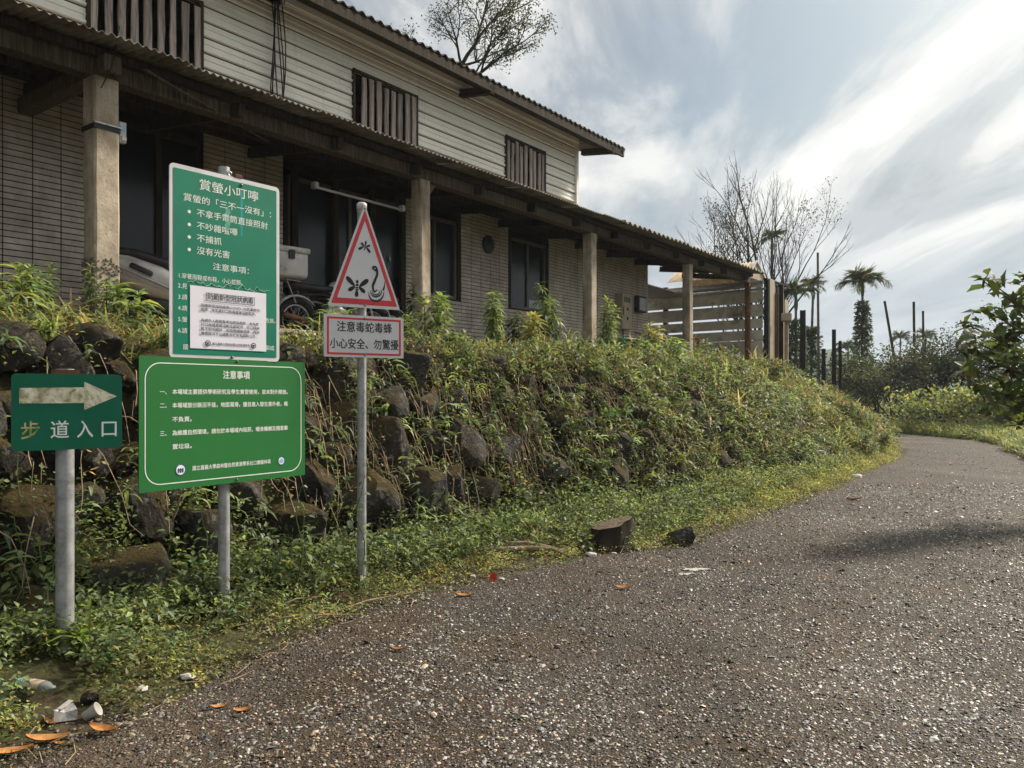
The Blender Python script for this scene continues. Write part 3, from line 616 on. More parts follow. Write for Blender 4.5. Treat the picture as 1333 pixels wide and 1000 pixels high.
# ------------------------------------------------------------------ shed beyond the house
def shed():
    s = frame_empty('tin_shed', label='open-sided tin shed with gapped horizontal boards and a small rusty roof', category='shed')
    x = 17.55; z = TZ - .2
    hs = [(TZ - .2, 2.92), (2.935, 3.20), (3.25, 3.51), (3.57, 3.90), (3.95, 4.30), (4.36, 4.55)]
    lap = simple('grey_board', (.50, .45, .36), .85, .25, 3, .2, 0, .3, (.09, .075, .055))
    for i, (z0, z1) in enumerate(hs):
        m = MB(); m.beam((x + .02 * random.random(), -.3, (z0 + z1) / 2 + .02), (x, 4.4, (z0 + z1) / 2 - .02), .03, z1 - z0); m.build('board', lap, s)
    for b in (-.38, 2.6, 4.2): m = MB(); m.bx(x + .04, x + .16, b - .06, b + .06, TZ - .3, 4.6); m.build('stud', STEELD, s)
    m = MB(); m.beam((x - .06, -.4, 4.32), (x - .06, 4.4, 4.30), .05, .06); m.build('rail', GALV, s)
    m = MB(); m.beam((x - .12, -.35, 4.48), (x - .12, 4.4, 4.42), .06, .09); m.build('rail', GALV, s)
    # frame of an old rack
    m = MB(); m.beam((16.9, 1.2, TZ), (16.9, 1.2, 3.0), .05, .05); m.beam((16.9, 1.2, 3.0), (16.9, 3.0, 2.98), .05, .05); m.beam((16.9, 1.2, 2.95), (16.9, 2.0, 2.3), .04, .04); m.build('door_frame', RUST, s)
    # road-facing upright boards
    bw = [(17.62, 18.0, TAN, 4.6), (18.1, 18.28, RUST, 4.25), (18.34, 18.62, TAN, 4.45), (18.7, 18.8, CONC, 4.3), (18.9, 19.2, TAN, 4.15)]
    for x0, x1, mt, zt in bw: m = MB(); m.bx(x0, x1, -.48, -.44, TZ - .6, zt); m.build('upright_board', mt, s)
    # small ridge roof, corrugations running down the slope
    m = MB(); vs = []; n = 90
    for i in range(n + 1):
        bb = 0.02 + 2.3 * i / n; h = .014 * math.cos(bb * 70)
        for xx, zz in ((17.15, 4.66), (17.9, 5.14), (18.7, 4.66)): vs.append((xx, bb, zz + h))
    m.add(vs, [(i * 3 + j, i * 3 + j + 3, i * 3 + j + 4, i * 3 + j + 1) for i in range(n) for j in (0, 1)], True); m.build('roof', simple('rusty_tin', (.42, .33, .22), .8, .35, 8, .3, .1, .2, (.20, .12, .06)), s, fix=False)
    m = MB(); m.prism([(17.15, 4.65), (17.9, 5.13), (18.7, 4.65)], 0, .018); m.build('gable', TAN, s)
    m = MB(); m.beam((17.12, -.02, 4.67), (17.9, -.02, 5.16), .04, .05); m.beam((17.9, -.02, 5.16), (18.72, -.02, 4.67), .04, .05); m.build('verge_strip', WHITEP, s)
    m = MB(); m.bx(17.45, 19.4, -.45, -.35, 4.555, 4.60); m.build('wall_plate', WOODD, s)
    m = MB(); m.beam((15.2, 2.6, 4.40), (17.4, 2.4, 4.28), 1.2, .02); m.build('sagging_sheet', GALV, s)
shed()
def pillar(u, v0, w, b, label, mt, flat=False, cap=False):
    a = ab_at(u, b); p = W(a, b); zt = CH + (HZ - v0) / F * p.y; zb = Hw(p.x, p.y) - .2; m = MB(); d = w / F * p.y
    if flat: m.box((0, 0, (zt + zb) / 2), (d, d * .5, zt - zb))
    else:
        n = max(.02, d * .12)      # I-section
        m.box((0, 0, (zt + zb) / 2), (n, d - 2 * n, zt - zb)); m.box((0, -d / 2 + n / 2, (zt + zb) / 2), (d, n, zt - zb)); m.box((0, d / 2 - n / 2, (zt + zb) / 2), (d, n, zt - zb))
    r = empty('steel_post' if not flat else 'concrete_post', (p.x, p.y, 0), ANG + .25, label=label, category='post', group='old upright posts beyond the shed')
    m.build('shaft', mt, r)
    if cap: MB().box((0, 0, zt + .1), (d * 1.9, d * 1.6, .22)).build('cap', TAN, r, bevel=.02)
pillar(1016, 371, 9, -.5, 'tall dark steel post right beside the shed boards', STEELD)
pillar(1025, 418, 8, -.8, 'pale concrete post with a wider cap beside the shed', CONC, True, True)
pillar(1046, 404, 7, -.6, 'dark post half hidden by vines beside the small palm', STEELD)
pillar(1073, 454, 5, -.4, 'short dark post between the vines and the pair of posts', STEELD)
pillar(1086.5, 429, 5, -.6, 'taller of the two dark posts standing side by side against the hill', STEELD)
pillar(1094.5, 444, 4, -.6, 'shorter of the two dark posts standing side by side against the hill', STEELD)

# ------------------------------------------------------------------ dry-stone retaining wall
def rock_mesh(seed, sub=3, cuts=15):
    rs = np.random.default_rng(seed); v, f = ico(sub); v = v.copy()
    for _ in range(cuts):
        d = rs.normal(0, 1, 3); d /= np.linalg.norm(d); o = rs.uniform(.50, .86); e = v @ d - o; v -= np.where(e > 0, e, 0)[:, None] * d * .97
    v /= np.abs(v).max(0) ** .8
    for i in range(len(v)): v[i] *= 1 + .05 * mnoise.noise(Vector(v[i]) * 1.8 + Vector((seed, 0, 0))) + .045 * mnoise.noise(Vector(v[i]) * 5) + .02 * mnoise.noise(Vector(v[i]) * 13)
    me = bpy.data.meshes.new('stone'); me.from_pydata(v.tolist(), [], f.tolist()); me.polygons.foreach_set('use_smooth', [True] * len(f)); me.materials.append(ROCK); me.update(); me.set_sharp_from_angle(angle=R(24)); return me
ROCKS = [rock_mesh(i, 4) for i in range(12)]; ROCKS2 = [rock_mesh(50 + i, 3) for i in range(6)]
wallo = frame_empty('retaining_wall', label='overgrown dry-stone retaining wall of mossy boulders holding up the terrace', category='stone wall')
def stones():
    rs = random.Random(5); placed = []
    for k in range(9000):                   # dart throwing with shrinking radii packs the face
        a = rs.uniform(-3.8, 13.5) if rs.random() < .6 else rs.uniform(-3.6, 3.5); q = k / 9000; big = (.31 if a < 3 else .25) * rs.uniform(.85, 1.15)
        sz = big * (1 - q * .62); t = rs.uniform(.0, 1.0); f, tp = float(foot(a)), float(top(a)); b = f + (tp - f) * t * .95; z = Hs(a, b); fl = math.hypot(tp - f, 1.75) * t
        if a > 5 and rs.random() < (a - 5) * .12: continue
        if any((a - p[0]) ** 2 + (fl - p[1]) ** 2 * 1.25 < (.86 * (sz + p[2])) ** 2 for p in placed): continue
        placed.append((a, fl, sz)); o = link('stone', rs.choice(ROCKS if a < 4 else ROCKS2), None, wallo, (a, b - sz * .12, z + sz * .10))
        o.scale = (sz * rs.uniform(1.0, 1.25), sz * rs.uniform(.8, 1.0), sz * rs.uniform(.85, 1.1)); o.rotation_euler = (rs.uniform(-.5, .5), rs.uniform(-.6, .6), rs.uniform(0, 6.3))
        if len(placed) >= 290: break
    print('stones', len(placed))
stones()

# ------------------------------------------------------------------ signs
def text_mesh(body, size, bold=0.0, align='LEFT', sx=1.0):
    c = bpy.data.curves.new('lettering', 'FONT'); c.body = body; c.size = size; c.align_x = align; c.align_y = 'CENTER'; c.resolution_u = 3
    o = bpy.data.objects.new('lettering', c); COL.objects.link(o); bpy.context.view_layer.update()
    me = bpy.data.meshes.new_from_object(o.evaluated_get(bpy.context.evaluated_depsgraph_get())); bpy.data.objects.remove(o); bpy.data.curves.remove(c)
    return me
TEXT_ROT = (R(90), 0, 0)
def put_text(body, x, z, size, m, parent, y=-.0125, bold=0.0, align='LEFT', sx=1.0, width=None, rot=0.0):
    me = text_mesh(body, size, bold, align); v = np.array([q.co for q in me.vertices]); 
    if width: sx = width / (v[:, 0].max() - v[:, 0].min())
    if bold:                                # heavier strokes: shifted copies of the outlines, each a hair further out
        bm = bmesh.new(); bm.from_mesh(me); src = bm.verts[:] + bm.edges[:] + bm.faces[:]
        for i, (dx, dz) in enumerate(((1, 0), (0, 1), (1, 1))):
            g = bmesh.ops.duplicate(bm, geom=src)['geom']; bmesh.ops.translate(bm, verts=[q for q in g if isinstance(q, bmesh.types.BMVert)], vec=(dx * bold * 1.2 / sx, dz * bold * 1.2, .00012 * (i + 1)))
        bm.to_mesh(me); bm.free()
    o = link('lettering', me, m, parent, (x, y, z), TEXT_ROT); o.scale = (sx, 1, 1); o.rotation_euler = (R(90), -rot, 0)
    return o
def rrect(w, h, r, n=6, cx=0, cz_=0):
    pts = []
    for sx, sz, a0 in ((1, 1, 0), (-1, 1, 90), (-1, -1, 180), (1, -1, 270)):
        for i in range(n + 1): t = R(a0 + 90 * i / n); pts.append((cx + sx * (w / 2 - r) + r * math.cos(t), cz_ + sz * (h / 2 - r) + r * math.sin(t)))
    return pts
def ring(m, outer, inner, y0, y1):
    n = len(outer); vs = [(x, y0, z) for x, z in outer] + [(x, y0, z) for x, z in inner] + [(x, y1, z) for x, z in outer] + [(x, y1, z) for x, z in inner]
    fs = []
    for i in range(n): j = (i + 1) % n; fs += [(i, j, j + n, i + n), (i + 2 * n, i + 3 * n, j + 3 * n, j + 2 * n), (i, i + 2 * n, j + 2 * n, j), (i + n, j + n, j + 3 * n, i + 3 * n)]
    m.add(vs, fs); return m
def flat(poly, y): m = MB(); m.prism(poly, y - .0008, y); return m
def disc(cx, cz_, r, n=24): return [(cx + r * math.cos(6.28318 * i / n), cz_ + r * math.sin(6.28318 * i / n)) for i in range(n)]
def bolt(parent, x, z, y=-.012, r=.008): MB().lathe([(0, .008), (r * .7, .007), (r, .003), (r, 0)], 10, Matrix.Translation((x, y, z)) @ Matrix.Rotation(R(90), 4, 'X')).build('bolt', BOLT, parent)
def board_at(uL, YL, uR, YR):
    l = Vector(((uL - 667) / F * YL, YL)); r = Vector(((uR - 667) / F * YR, YR)); return (l + r) / 2, math.atan2(r.y - l.y, r.x - l.x), (r - l).length
def sign_root(name, p, **k): return empty(name, (p[0], p[1], Hw(p[0], p[1])), 0, **k)
def pole(root, r, h, off=(0, 0), cap=False):
    g = .25; m = MB(); m.tube([(off[0], off[1], -g), (off[0], off[1], h)], r, 20)
    o = m.build('pole', GALV, root)
    if cap: MB().lathe([(0, .03), (r * .8, .03), (r * 1.12, .02), (r * 1.12, -.03), (r, -.03)], 20, Matrix.Translation((off[0], off[1], h))).build('pole_cap', WHITEP, o)
    return o
def notice_sign():
    cB, yB, wB = board_at(180, 4.6, 396, 5.64); cA, yA, wA = board_at(220, 4.82, 363, 5.44)
    nrm = Vector((math.sin(yB), -math.cos(yB))); pc = cB - nrm * .055; root = sign_root('notice_sign', pc, label='galvanised post carrying a tall firefly-viewing board above a wide green rules board', category='sign')
    z0 = root.location.z; pole(root, .036, 2.97 - z0)
    # lower board
    hB = .80; zc = 1.319 - z0
    b = MB(); b.prism(rrect(wB, hB, .004, 2), -.012, -.004); bo = b.build('rules_board', GREEN_B, root, (cB.x - pc.x, cB.y - pc.y, zc), (0, 0, yB), label='wide leaf-green board of site rules with a thin white outline')
    m = MB(); ring(m, rrect(wB * .945, hB * .91, .10, 8), rrect(wB * .945 - .011, hB * .91 - .011, .0945, 8), -.0132, -.012); m.build('border_line', LETW, bo)
    X = lambda px: ((px - 55) / 1100 - .5) * wB
    put_text('注意事項', X(645), hB / 2 - .105, .056, LETW, bo, -.0128, .0012, 'CENTER', width=.205)
    rows = [('一、', '本場域主要提供學術研究及學生實習使用，並未對外開放。', .213, 865), ('二、', '本場域部分路況不佳，地面濕滑，擅自進入發生意外者，概', .295, 865), (None, '不負責。', .380, 137), ('三、', '為維護自然環境，請勿於本場域內吸菸、嚼食檳榔及隨意棄', .462, 865), (None, '置垃圾。', .545, 137)]
    for nmb, t, dz, wd in rows:
        if nmb: put_text(nmb, X(168), hB / 2 - dz, .034, LETW, bo, -.0128, .0006)
        put_text(t, X(240), hB / 2 - dz, .034, LETW, bo, -.0128, .0008, width=(.88 if wd > 200 else .13))
    put_text('國立嘉義大學森林暨自然資源學系社口實驗林場', X(360), -hB / 2 + .115, .032, LETW, bo, -.0128, .0006, width=.595)
    for px, r, c1, c2 in ((290, .036, BLUE, LETW), (968, .030, LETW, SKYB)):
        x, z = X(px), -hB / 2 + .115
        e = flat(disc(x, z, r), -.0126).build('emblem', LETW, bo); m = MB(); ring(m, disc(x, z, r), disc(x, z, r * .84), -.0142, -.0134); m.build('emblem', BLUE, bo)
        m = MB(); 
        if c1 is BLUE:
            for dx in (-.014, 0, .014): m.prism([(x + dx - .005, z - .018), (x + dx + .004, z - .018), (x + dx + .006, z + .004), (x + dx, z + .012), (x + dx - .007, z + .004)], -.0142, -.0134)
        else: m.prism(disc(x, z, .016, 12), -.0142, -.0134); m.prism([(x - .02, z - .006), (x + .02, z - .004), (x + .018, z + .002), (x - .018, z + .001)], -.0150, -.0144)
        m.build('emblem', c1 if c1 is BLUE else SKYB, bo)
    bolt(bo, X(650), hB / 2 - .012); bolt(bo, X(648), -hB / 2 + .018)
    # upper board
    hA = 1.194; zc = 2.312 - z0
    a = MB(); a.prism(rrect(wA, hA, .03, 5), -.010, -.003); ao = a.build('firefly_board', SIGNW, root, (cA.x - pc.x, cA.y - pc.y, zc), (0, 0, yA), label='tall teal board about watching fireflies with a worn white rim')
    m = MB(); m.prism(rrect(wA - .05, hA - .055, .006, 2), -.0125, -.0102); m.build('green_panel', GREEN_A, ao)
    X = lambda px: ((px - 160) / 575 - .5) * wA; Z = lambda f: hA * (.5 - f)
    put_text('賞螢小叮嚀', X(298), Z(.085), .074, LETW, ao, -.0132, 0.0004, width=.425)
    put_text('賞螢的「三不一沒有」：', X(222), Z(.166), .052, LETW, ao, -.0132, 0.0, width=.63)
    for f, t, w in ((.236, '不拿手電筒直接照射', .515), (.303, '不吵雜喧嘩', .285), (.368, '不捕抓', .17), (.433, '沒有光害', .228)):
        put_text(t, X(288), Z(f), .052, LETW, ao, -.0132, 0.0, width=w); flat(disc(X(252), Z(f), .011, 12), -.0132).build('bullet', LETW, ao)
    put_text('注意事項：', X(368), Z(.505), .048, LETW, ao, -.0132, 0.0, width=.26)
    put_text('1.穿著雨鞋或布鞋，小心蛇類。', X(198), Z(.575), .036, LETW, ao, -.0132, 0.0, width=.44)
    for f, t in ((.627, '2.見'), (.685, '3.請'), (.742, '4.請'), (.80, '5.螢'), (.858, '6.請')): put_text(t, X(198), Z(f), .036, LETW, ao, -.0132, 0.0)
    put_text('危險。', X(652), Z(.77), .034, LETW, ao, -.0132); put_text('國', X(222), Z(.942), .036, LETW, ao, -.0132); put_text('製成', X(652), Z(.925), .036, LETW, ao, -.0132)
    m = MB()                                # worn streaks where old tape pulled the film off
    rs = random.Random(3)
    for i in range(9):
        x = X(450) + rs.uniform(-.02, .02); z = Z(.19 + .012 * i) ; m.prism([(x - .012, z), (x + rs.uniform(-.01, .01), z + .03), (x + .012, z + .004), (x + rs.uniform(-.004, .01), z - .02)], -.0131 - i * .00002, -.0126)
    m.build('scuff', simple('scuffed_film', (.10, .33, .24), .6, .2, 30), ao)
    m = MB()
    for i in range(16):
        x = X(240 + i * 27) ; z = Z(.605) + rs.uniform(-.008, .008); m.tube([(x, -.0135, z), (x + .02, -.0140, z + rs.uniform(-.02, .02)), (x + .04, -.0135, z + rs.uniform(-.012, .012))], .0018, 4)
    m.build('tape_remnant', simple('tape', (.35, .5, .42), .4), ao)
    m = MB(); m.prism(rrect(.016, .30, .004, 2, X(520), Z(.19)), -.0129, -.0127); m.build('drip_stain', simple('drip', (.015, .26, .25), .4), ao)
    for px, f in ((520, .035), (470, .985)): bolt(ao, X(px), Z(f), -.0125, .010)
    m = MB(); m.box((X(505), .0, hA / 2 + .012), (.055, .03, .024)); m.build('rusty_clip', RUST, ao, bevel=.004); m = MB(); m.torus(.014, .004, 14, 6, Matrix.Translation((X(460), -.004, hA / 2 + .018))); m.build('hook', CHROME, ao)
    # taped paper
    px0, px1 = X(255), X(655); zt, zb = Z(.617), Z(.945); w, h = px1 - px0, zt - zb; xc, zc2 = (px0 + px1) / 2, (zt + zb) / 2
    n = 12; m = MB(); vs = []; 
    for j in range(n + 1):
        for i in range(n + 1): vs.append(((i / n - .5) * w, -.0018 - .0012 * mnoise.noise((i * .5, j * .5, 3)), (j / n - .5) * h))
    q = [(j * (n + 1) + i, j * (n + 1) + i + 1, (j + 1) * (n + 1) + i + 1, (j + 1) * (n + 1) + i) for j in range(n) for i in range(n)]
    m.add(vs, q, True)
    L = Matrix.Rotation(yA, 4, 'Z') @ Vector((xc, -.0145, zc2)); po = m.build('paper_notice', PAPER, root, (cA.x - pc.x + L.x, cA.y - pc.y + L.y, ao.location.z + zc2), (0, 0, yA), fix=False, label='white paper notice taped over the lower half of the tall board')
    px = lambda q: ((q - 255) / 400 - .5) * w; pz = lambda f: h * (.5 - f); y = -.0058
    m = MB(); ring(m, rrect(w * .64, h * .135, .001, 1, px(460), pz(.16)), rrect(w * .64 - .006, h * .135 - .006, .001, 1, px(460), pz(.16)), y - .0006, y); m.build('title_box', INK, po)
    put_text('防範新型冠狀病毒', px(460), pz(.16), .044, INK, po, y, .0003, 'CENTER', width=w * .60)
    for f, t, ww in ((.305, '因應新型冠狀病毒(COVID-19/武漢肺炎)', .78), (.375, '疫情，本年度社口林場賞螢活動取消。', .72), (.545, '為避免人群聚集增加感染風險，本年度', .76), (.615, '社口林場賞螢活動全部取消，社口林場', .77), (.685, '暫不對外開放。若疫情趨緩舒緩，再視', .77), (.755, '實際情況予以調整並於本系網頁公告。', .73)):
        put_text(t, px(306), pz(f), .021, INK, po, y, .0002, width=w * ww)
    put_text('國立嘉義大學森林暨自然資源學系', px(363), pz(.915), .017, INK, po, y, .0002, width=w * .49)
    for q in (341, 582): m = MB(); ring(m, disc(px(q), pz(.91), .019), disc(px(q), pz(.91), .014), y - .0006, y); m.prism([(px(q) - .011, pz(.91) - .002), (px(q) + .011, pz(.91) - .001), (px(q) + .008, pz(.91) + .006), (px(q) - .008, pz(.91) + .005)], y - .0006, y); m.prism([(px(q) - .009, pz(.91) - .009), (px(q) + .009, pz(.91) - .009), (px(q) + .006, pz(.91) - .004), (px(q) - .006, pz(.91) - .004)], y - .0006, y); m.build('emblem', INK, po)
notice_sign()
def ell(cx, cz_, rx, rz_, rot, n=16, taper=0.0):
    pts = []
    for i in range(n):
        t = 6.28318 * i / n; x, z = rx * math.cos(t) * (1 + taper * math.sin(t)), rz_ * math.sin(t); pts.append((cx + x * math.cos(rot) - z * math.sin(rot), cz_ + x * math.sin(rot) + z * math.cos(rot)))
    return pts
def warning_sign():
    c, yw, w = board_at(421.5, 5.73, 525, 6.07); n = Vector((math.sin(yw), -math.cos(yw))); pc = c - n * .05
    root = sign_root('warning_sign', pc, label='red-rimmed white triangle warning of bees and a snake, on a galvanised pole', category='sign'); z0 = root.location.z
    pole(root, .034, 2.90 - z0, cap=True); rx, ry = c.x - pc.x, c.y - pc.y
    # triangle
    tw = w * .91; th = .775; zb = 2.135
    def tri(ins, r): 
        A = [(-tw / 2, 0), (tw / 2, 0), (0, th)]; cen = (0, th / 3 * 1.03); out = []
        f = 1 - ins; V = [(cen[0] + (x - cen[0]) * f, cen[1] + (z - cen[1]) * f) for x, z in A]
        for i in range(3):
            p = Vector(V[i]); a_ = (Vector(V[i - 1]) - p).normalized(); b_ = (Vector(V[(i + 1) % 3]) - p).normalized()
            p0, p1 = p + a_ * r, p + b_ * r
            for t in np.linspace(0, 1, 6): q = p0 * (1 - t) ** 2 + p * 2 * t * (1 - t) + p1 * t * t; out.append((q.x, q.y))
        return out
    m = MB(); m.prism(tri(0, .018), -.010, -.003); to = m.build('triangle_plate', SIGNW, root, (rx, ry, zb - z0), (0, 0, yw))
    m = MB(); ring(m, tri(.085, .012), tri(.245, .006), -.0112, -.0102); m.build('red_border', REDP, to)
    # small bee, large bee, snake (coordinates from the plate's own outline)
    k = tw / .43; S = lambda px, pz: (((px - 288) / 430) * tw, (620 - pz + (px - 288) * .11) / 590 * th)
    def bee(cx, cz_, s, ang):
        def E(dx, dz, a, b, r, tp=0): x = dx * math.cos(ang) - dz * math.sin(ang); z = dx * math.sin(ang) + dz * math.cos(ang); return flat(ell(cx + x * s, cz_ + z * s, a * s, b * s, r + ang, 16, tp), -.0112).build('pictogram', INK, to)
        E(0, .42, .09, .12, 0); E(0, .20, .11, .08, 0); E(0, .02, .12, .05, 0); E(0, -.10, .13, .05, 0); E(0, -.36, .12, .24, 0, -.3)
        E(-.46, .38, .15, .42, R(48), .35); E(.46, .38, .15, .42, R(-48), .35); E(-.36, -.08, .13, .28, R(125), .3); E(.36, -.08, .13, .28, R(-125), .3)
    bee(*S(241, 505), .112, R(-3)); bee(*S(290, 268), .062, R(170))
    def strip(pts, ws):
        pts = [Vector(p) for p in pts]; L, Rr = [], []
        for i, p in enumerate(pts):
            t = (pts[min(i + 1, len(pts) - 1)] - pts[max(i - 1, 0)]).normalized(); nn = Vector((-t.y, t.x)) * ws[i]; L.append(tuple(p + nn)); Rr.append(tuple(p - nn))
        m = MB(); vs = [(x, -.0118, z) for x, z in L] + [(x, -.0118, z) for x, z in Rr]; k2 = len(L); m.add(vs, [(i, i + 1, i + 1 + k2, i + k2) for i in range(k2 - 1)]); return m
    def cr(keys, n=40):
        keys = np.array(keys, float); t = np.linspace(0, len(keys) - 1, n); out = []
        for q in t:
            i = min(int(q), len(keys) - 2); f = q - i; p0, p1, p2, p3 = keys[max(i - 1, 0)], keys[i], keys[i + 1], keys[min(i + 2, len(keys) - 1)]
            out.append(tuple(.5 * (2 * p1 + (p2 - p0) * f + (2 * p0 - 5 * p1 + 4 * p2 - p3) * f * f + (3 * p1 - p0 - 3 * p2 + p3) * f ** 3)))
        return out
    neck = cr([S(330, 392), S(352, 400), S(362, 430), S(346, 470), S(335, 500), S(345, 530), S(362, 520)]); wv = np.interp(np.linspace(0, 1, 40), [0, .12, .3, .6, 1], [.006, .020, .009, .010, .004]); strip(neck, wv).build('pictogram', INK, to, fix=False)
    for r_, th_, w_ in ((22, .9, .0035), (33, 1.0, .0042)):
        cxp, czp = 356, 528; pts = [S(cxp + r_ * math.cos(t), czp + r_ * .95 * math.sin(t)) for t in np.linspace(-.25, math.pi + .25, 24)]; ws = [w_ * (.35 + math.sin(math.pi * i / 23)) for i in range(24)]; strip(pts, ws).build('pictogram', INK, to, fix=False)
    pts = [S(356 + 46 * math.cos(t), 535 + 50 * math.sin(t)) for t in np.linspace(-.1, math.pi + .1, 24)]; strip(pts, [.0065 * (.2 + math.sin(math.pi * i / 23)) for i in range(24)]).build('pictogram', INK, to, fix=False)
    strip(cr([S(398, 525), S(406, 500), S(408, 472)], 10), np.linspace(.008, .001, 10)).build('pictogram', INK, to, fix=False)
    flat(disc(*S(348, 398), .004, 8), -.0126).build('pictogram', LETW, to)
    bolt(to, 0, th - .035); bolt(to, .0, .02)
    # text plate
    h = .31; zc = 1.921
    m = MB(); m.prism(rrect(w, h, .008, 3), -.010, -.003); bo = m.build('text_plate', SIGNW, root, (rx, ry, zc - z0), (0, 0, yw))
    m = MB(); ring(m, rrect(w - .045, h - .035, .006, 2), rrect(w - .075, h - .065, .004, 2), -.0112, -.0102); m.build('red_border', REDP, bo)
    put_text('注意毒蛇毒蜂', 0, .062, .082, INK, bo, -.0108, .0015, 'CENTER', width=w * .69); put_text('小心安全、勿驚擾', .0, -.062, .082, INK, bo, -.0108, .0015, 'CENTER', width=w * .86)
    bolt(bo, 0, h / 2 - .02); bolt(bo, 0, -h / 2 + .02)
warning_sign()
def path_sign():
    c, yw, w = board_at(15, 4.05, 159, 4.35); n = Vector((math.sin(yw), -math.cos(yw))); pc = c - n * .052 + Vector((-.012, 0))
    root = sign_root('path_sign', pc, label='small deep-green trail sign with a faded arrow on a thick galvanised pole', category='sign'); z0 = root.location.z
    pole(root, .045, 1.63 - z0); h = .40; zc = 1.402
    m = MB(); m.prism(rrect(w, h, .022, 5), -.008, -.003); bo = m.build('sign_plate', GREEN_D, root, (c.x - pc.x, c.y - pc.y, zc - z0), (0, 0, yw), label='deep green plate with white arrow and four characters')
    X = lambda q: ((q - 40) / 358 - .5) * w; Z = lambda q: (.5 - (q - 86) / 256) * h
    m = MB(); m.prism([(X(64), Z(185)), (X(64), Z(134)), (X(270), Z(131)), (X(270), Z(112)), (X(380), Z(162)), (X(270), Z(209)), (X(270), Z(185))], -.0092, -.0082); m.build('arrow', WORN, bo)
    for ch, q, wd, mt in (('步', 98, .083, WORNY), ('道', 190, .083, LETW), ('入', 272, .075, LETW), ('口', 353, .072, LETW)): put_text(ch, X(q), Z(279), .100, mt, bo, -.0090, .0012, 'CENTER', width=wd)
    m = MB(); m.box((X(210), .012, h / 2 + .008), (.13, .02, .03)); m.build('back_bracket', RUST, bo)
path_sign()

# ------------------------------------------------------------------ vegetation on the bank
def face_normal(a, b):
    e = .08; ha = (H(a + e, b) - H(a - e, b)) / (2 * e); hb = (H(a, b + e) - H(a, b - e)) / (2 * e); n = np.stack([-ha, -hb, np.ones_like(ha)], -1); return n / np.linalg.norm(n, axis=-1, keepdims=True)
def to_world(a, b, z): return np.stack([O.x + CA * a - SA * b, O.y + SA * a + CA * b, z], -1)
def sprigs(S, a, b, lift, tmpl, per, size, base, spread=.05, pitch=(.2, .5), var=.30, hue=.07, normal_out=True):
    """per leaves around each point; leaves lean out of the slope."""
    a = np.repeat(a, per); b = np.repeat(b, per); lift = np.repeat(lift, per); n = len(a)
    a = a + RNG.normal(0, spread, n); b = b + RNG.normal(0, spread, n); z = H(a, b)
    if normal_out: N = face_normal(a, b); a2 = a + N[:, 0] * lift; b2 = b + N[:, 1] * lift; z = z + N[:, 2] * lift * 1.0
    else: a2, b2, z = a, b, z + lift
    pos = to_world(a2, b2, z + RNG.normal(0, spread * .3, n)); sz = np.repeat(RNG.uniform(.7, 1.25, n // per), per) * RNG.uniform(.65, 1.2, n) * size
    tb = np.repeat(np.asarray(base, float)[RNG.integers(0, len(base), n // per)], per, axis=0) if np.ndim(base) == 2 else np.asarray(base, float)
    k = np.repeat(RNG.normal(1, var, n // per).clip(.4, 1.9), per) * RNG.normal(1, .18, n) * (1 + .55 * nz(a, b, 2.6, 90)).clip(.4, 1.7); h = np.repeat(RNG.normal(0, hue, n // per), per)
    tint = np.clip(tb * k[:, None] * np.stack([1 + h, np.ones(n), 1 - h], 1), .004, .6)
    S.add(tmpl[0], tmpl[1], pos, rotm(RNG.uniform(0, 6.283, n), RNG.normal(pitch[0], pitch[1], n), RNG.normal(0, .35, n)), sz, tint)
G_Y = (.29, .29, .115); G_M = (.14, .19, .078); G_D = (.048, .066, .034); G_L = (.20, .265, .105); G_DRY = (.28, .21, .12); G_BL = (.17, .215, .125)
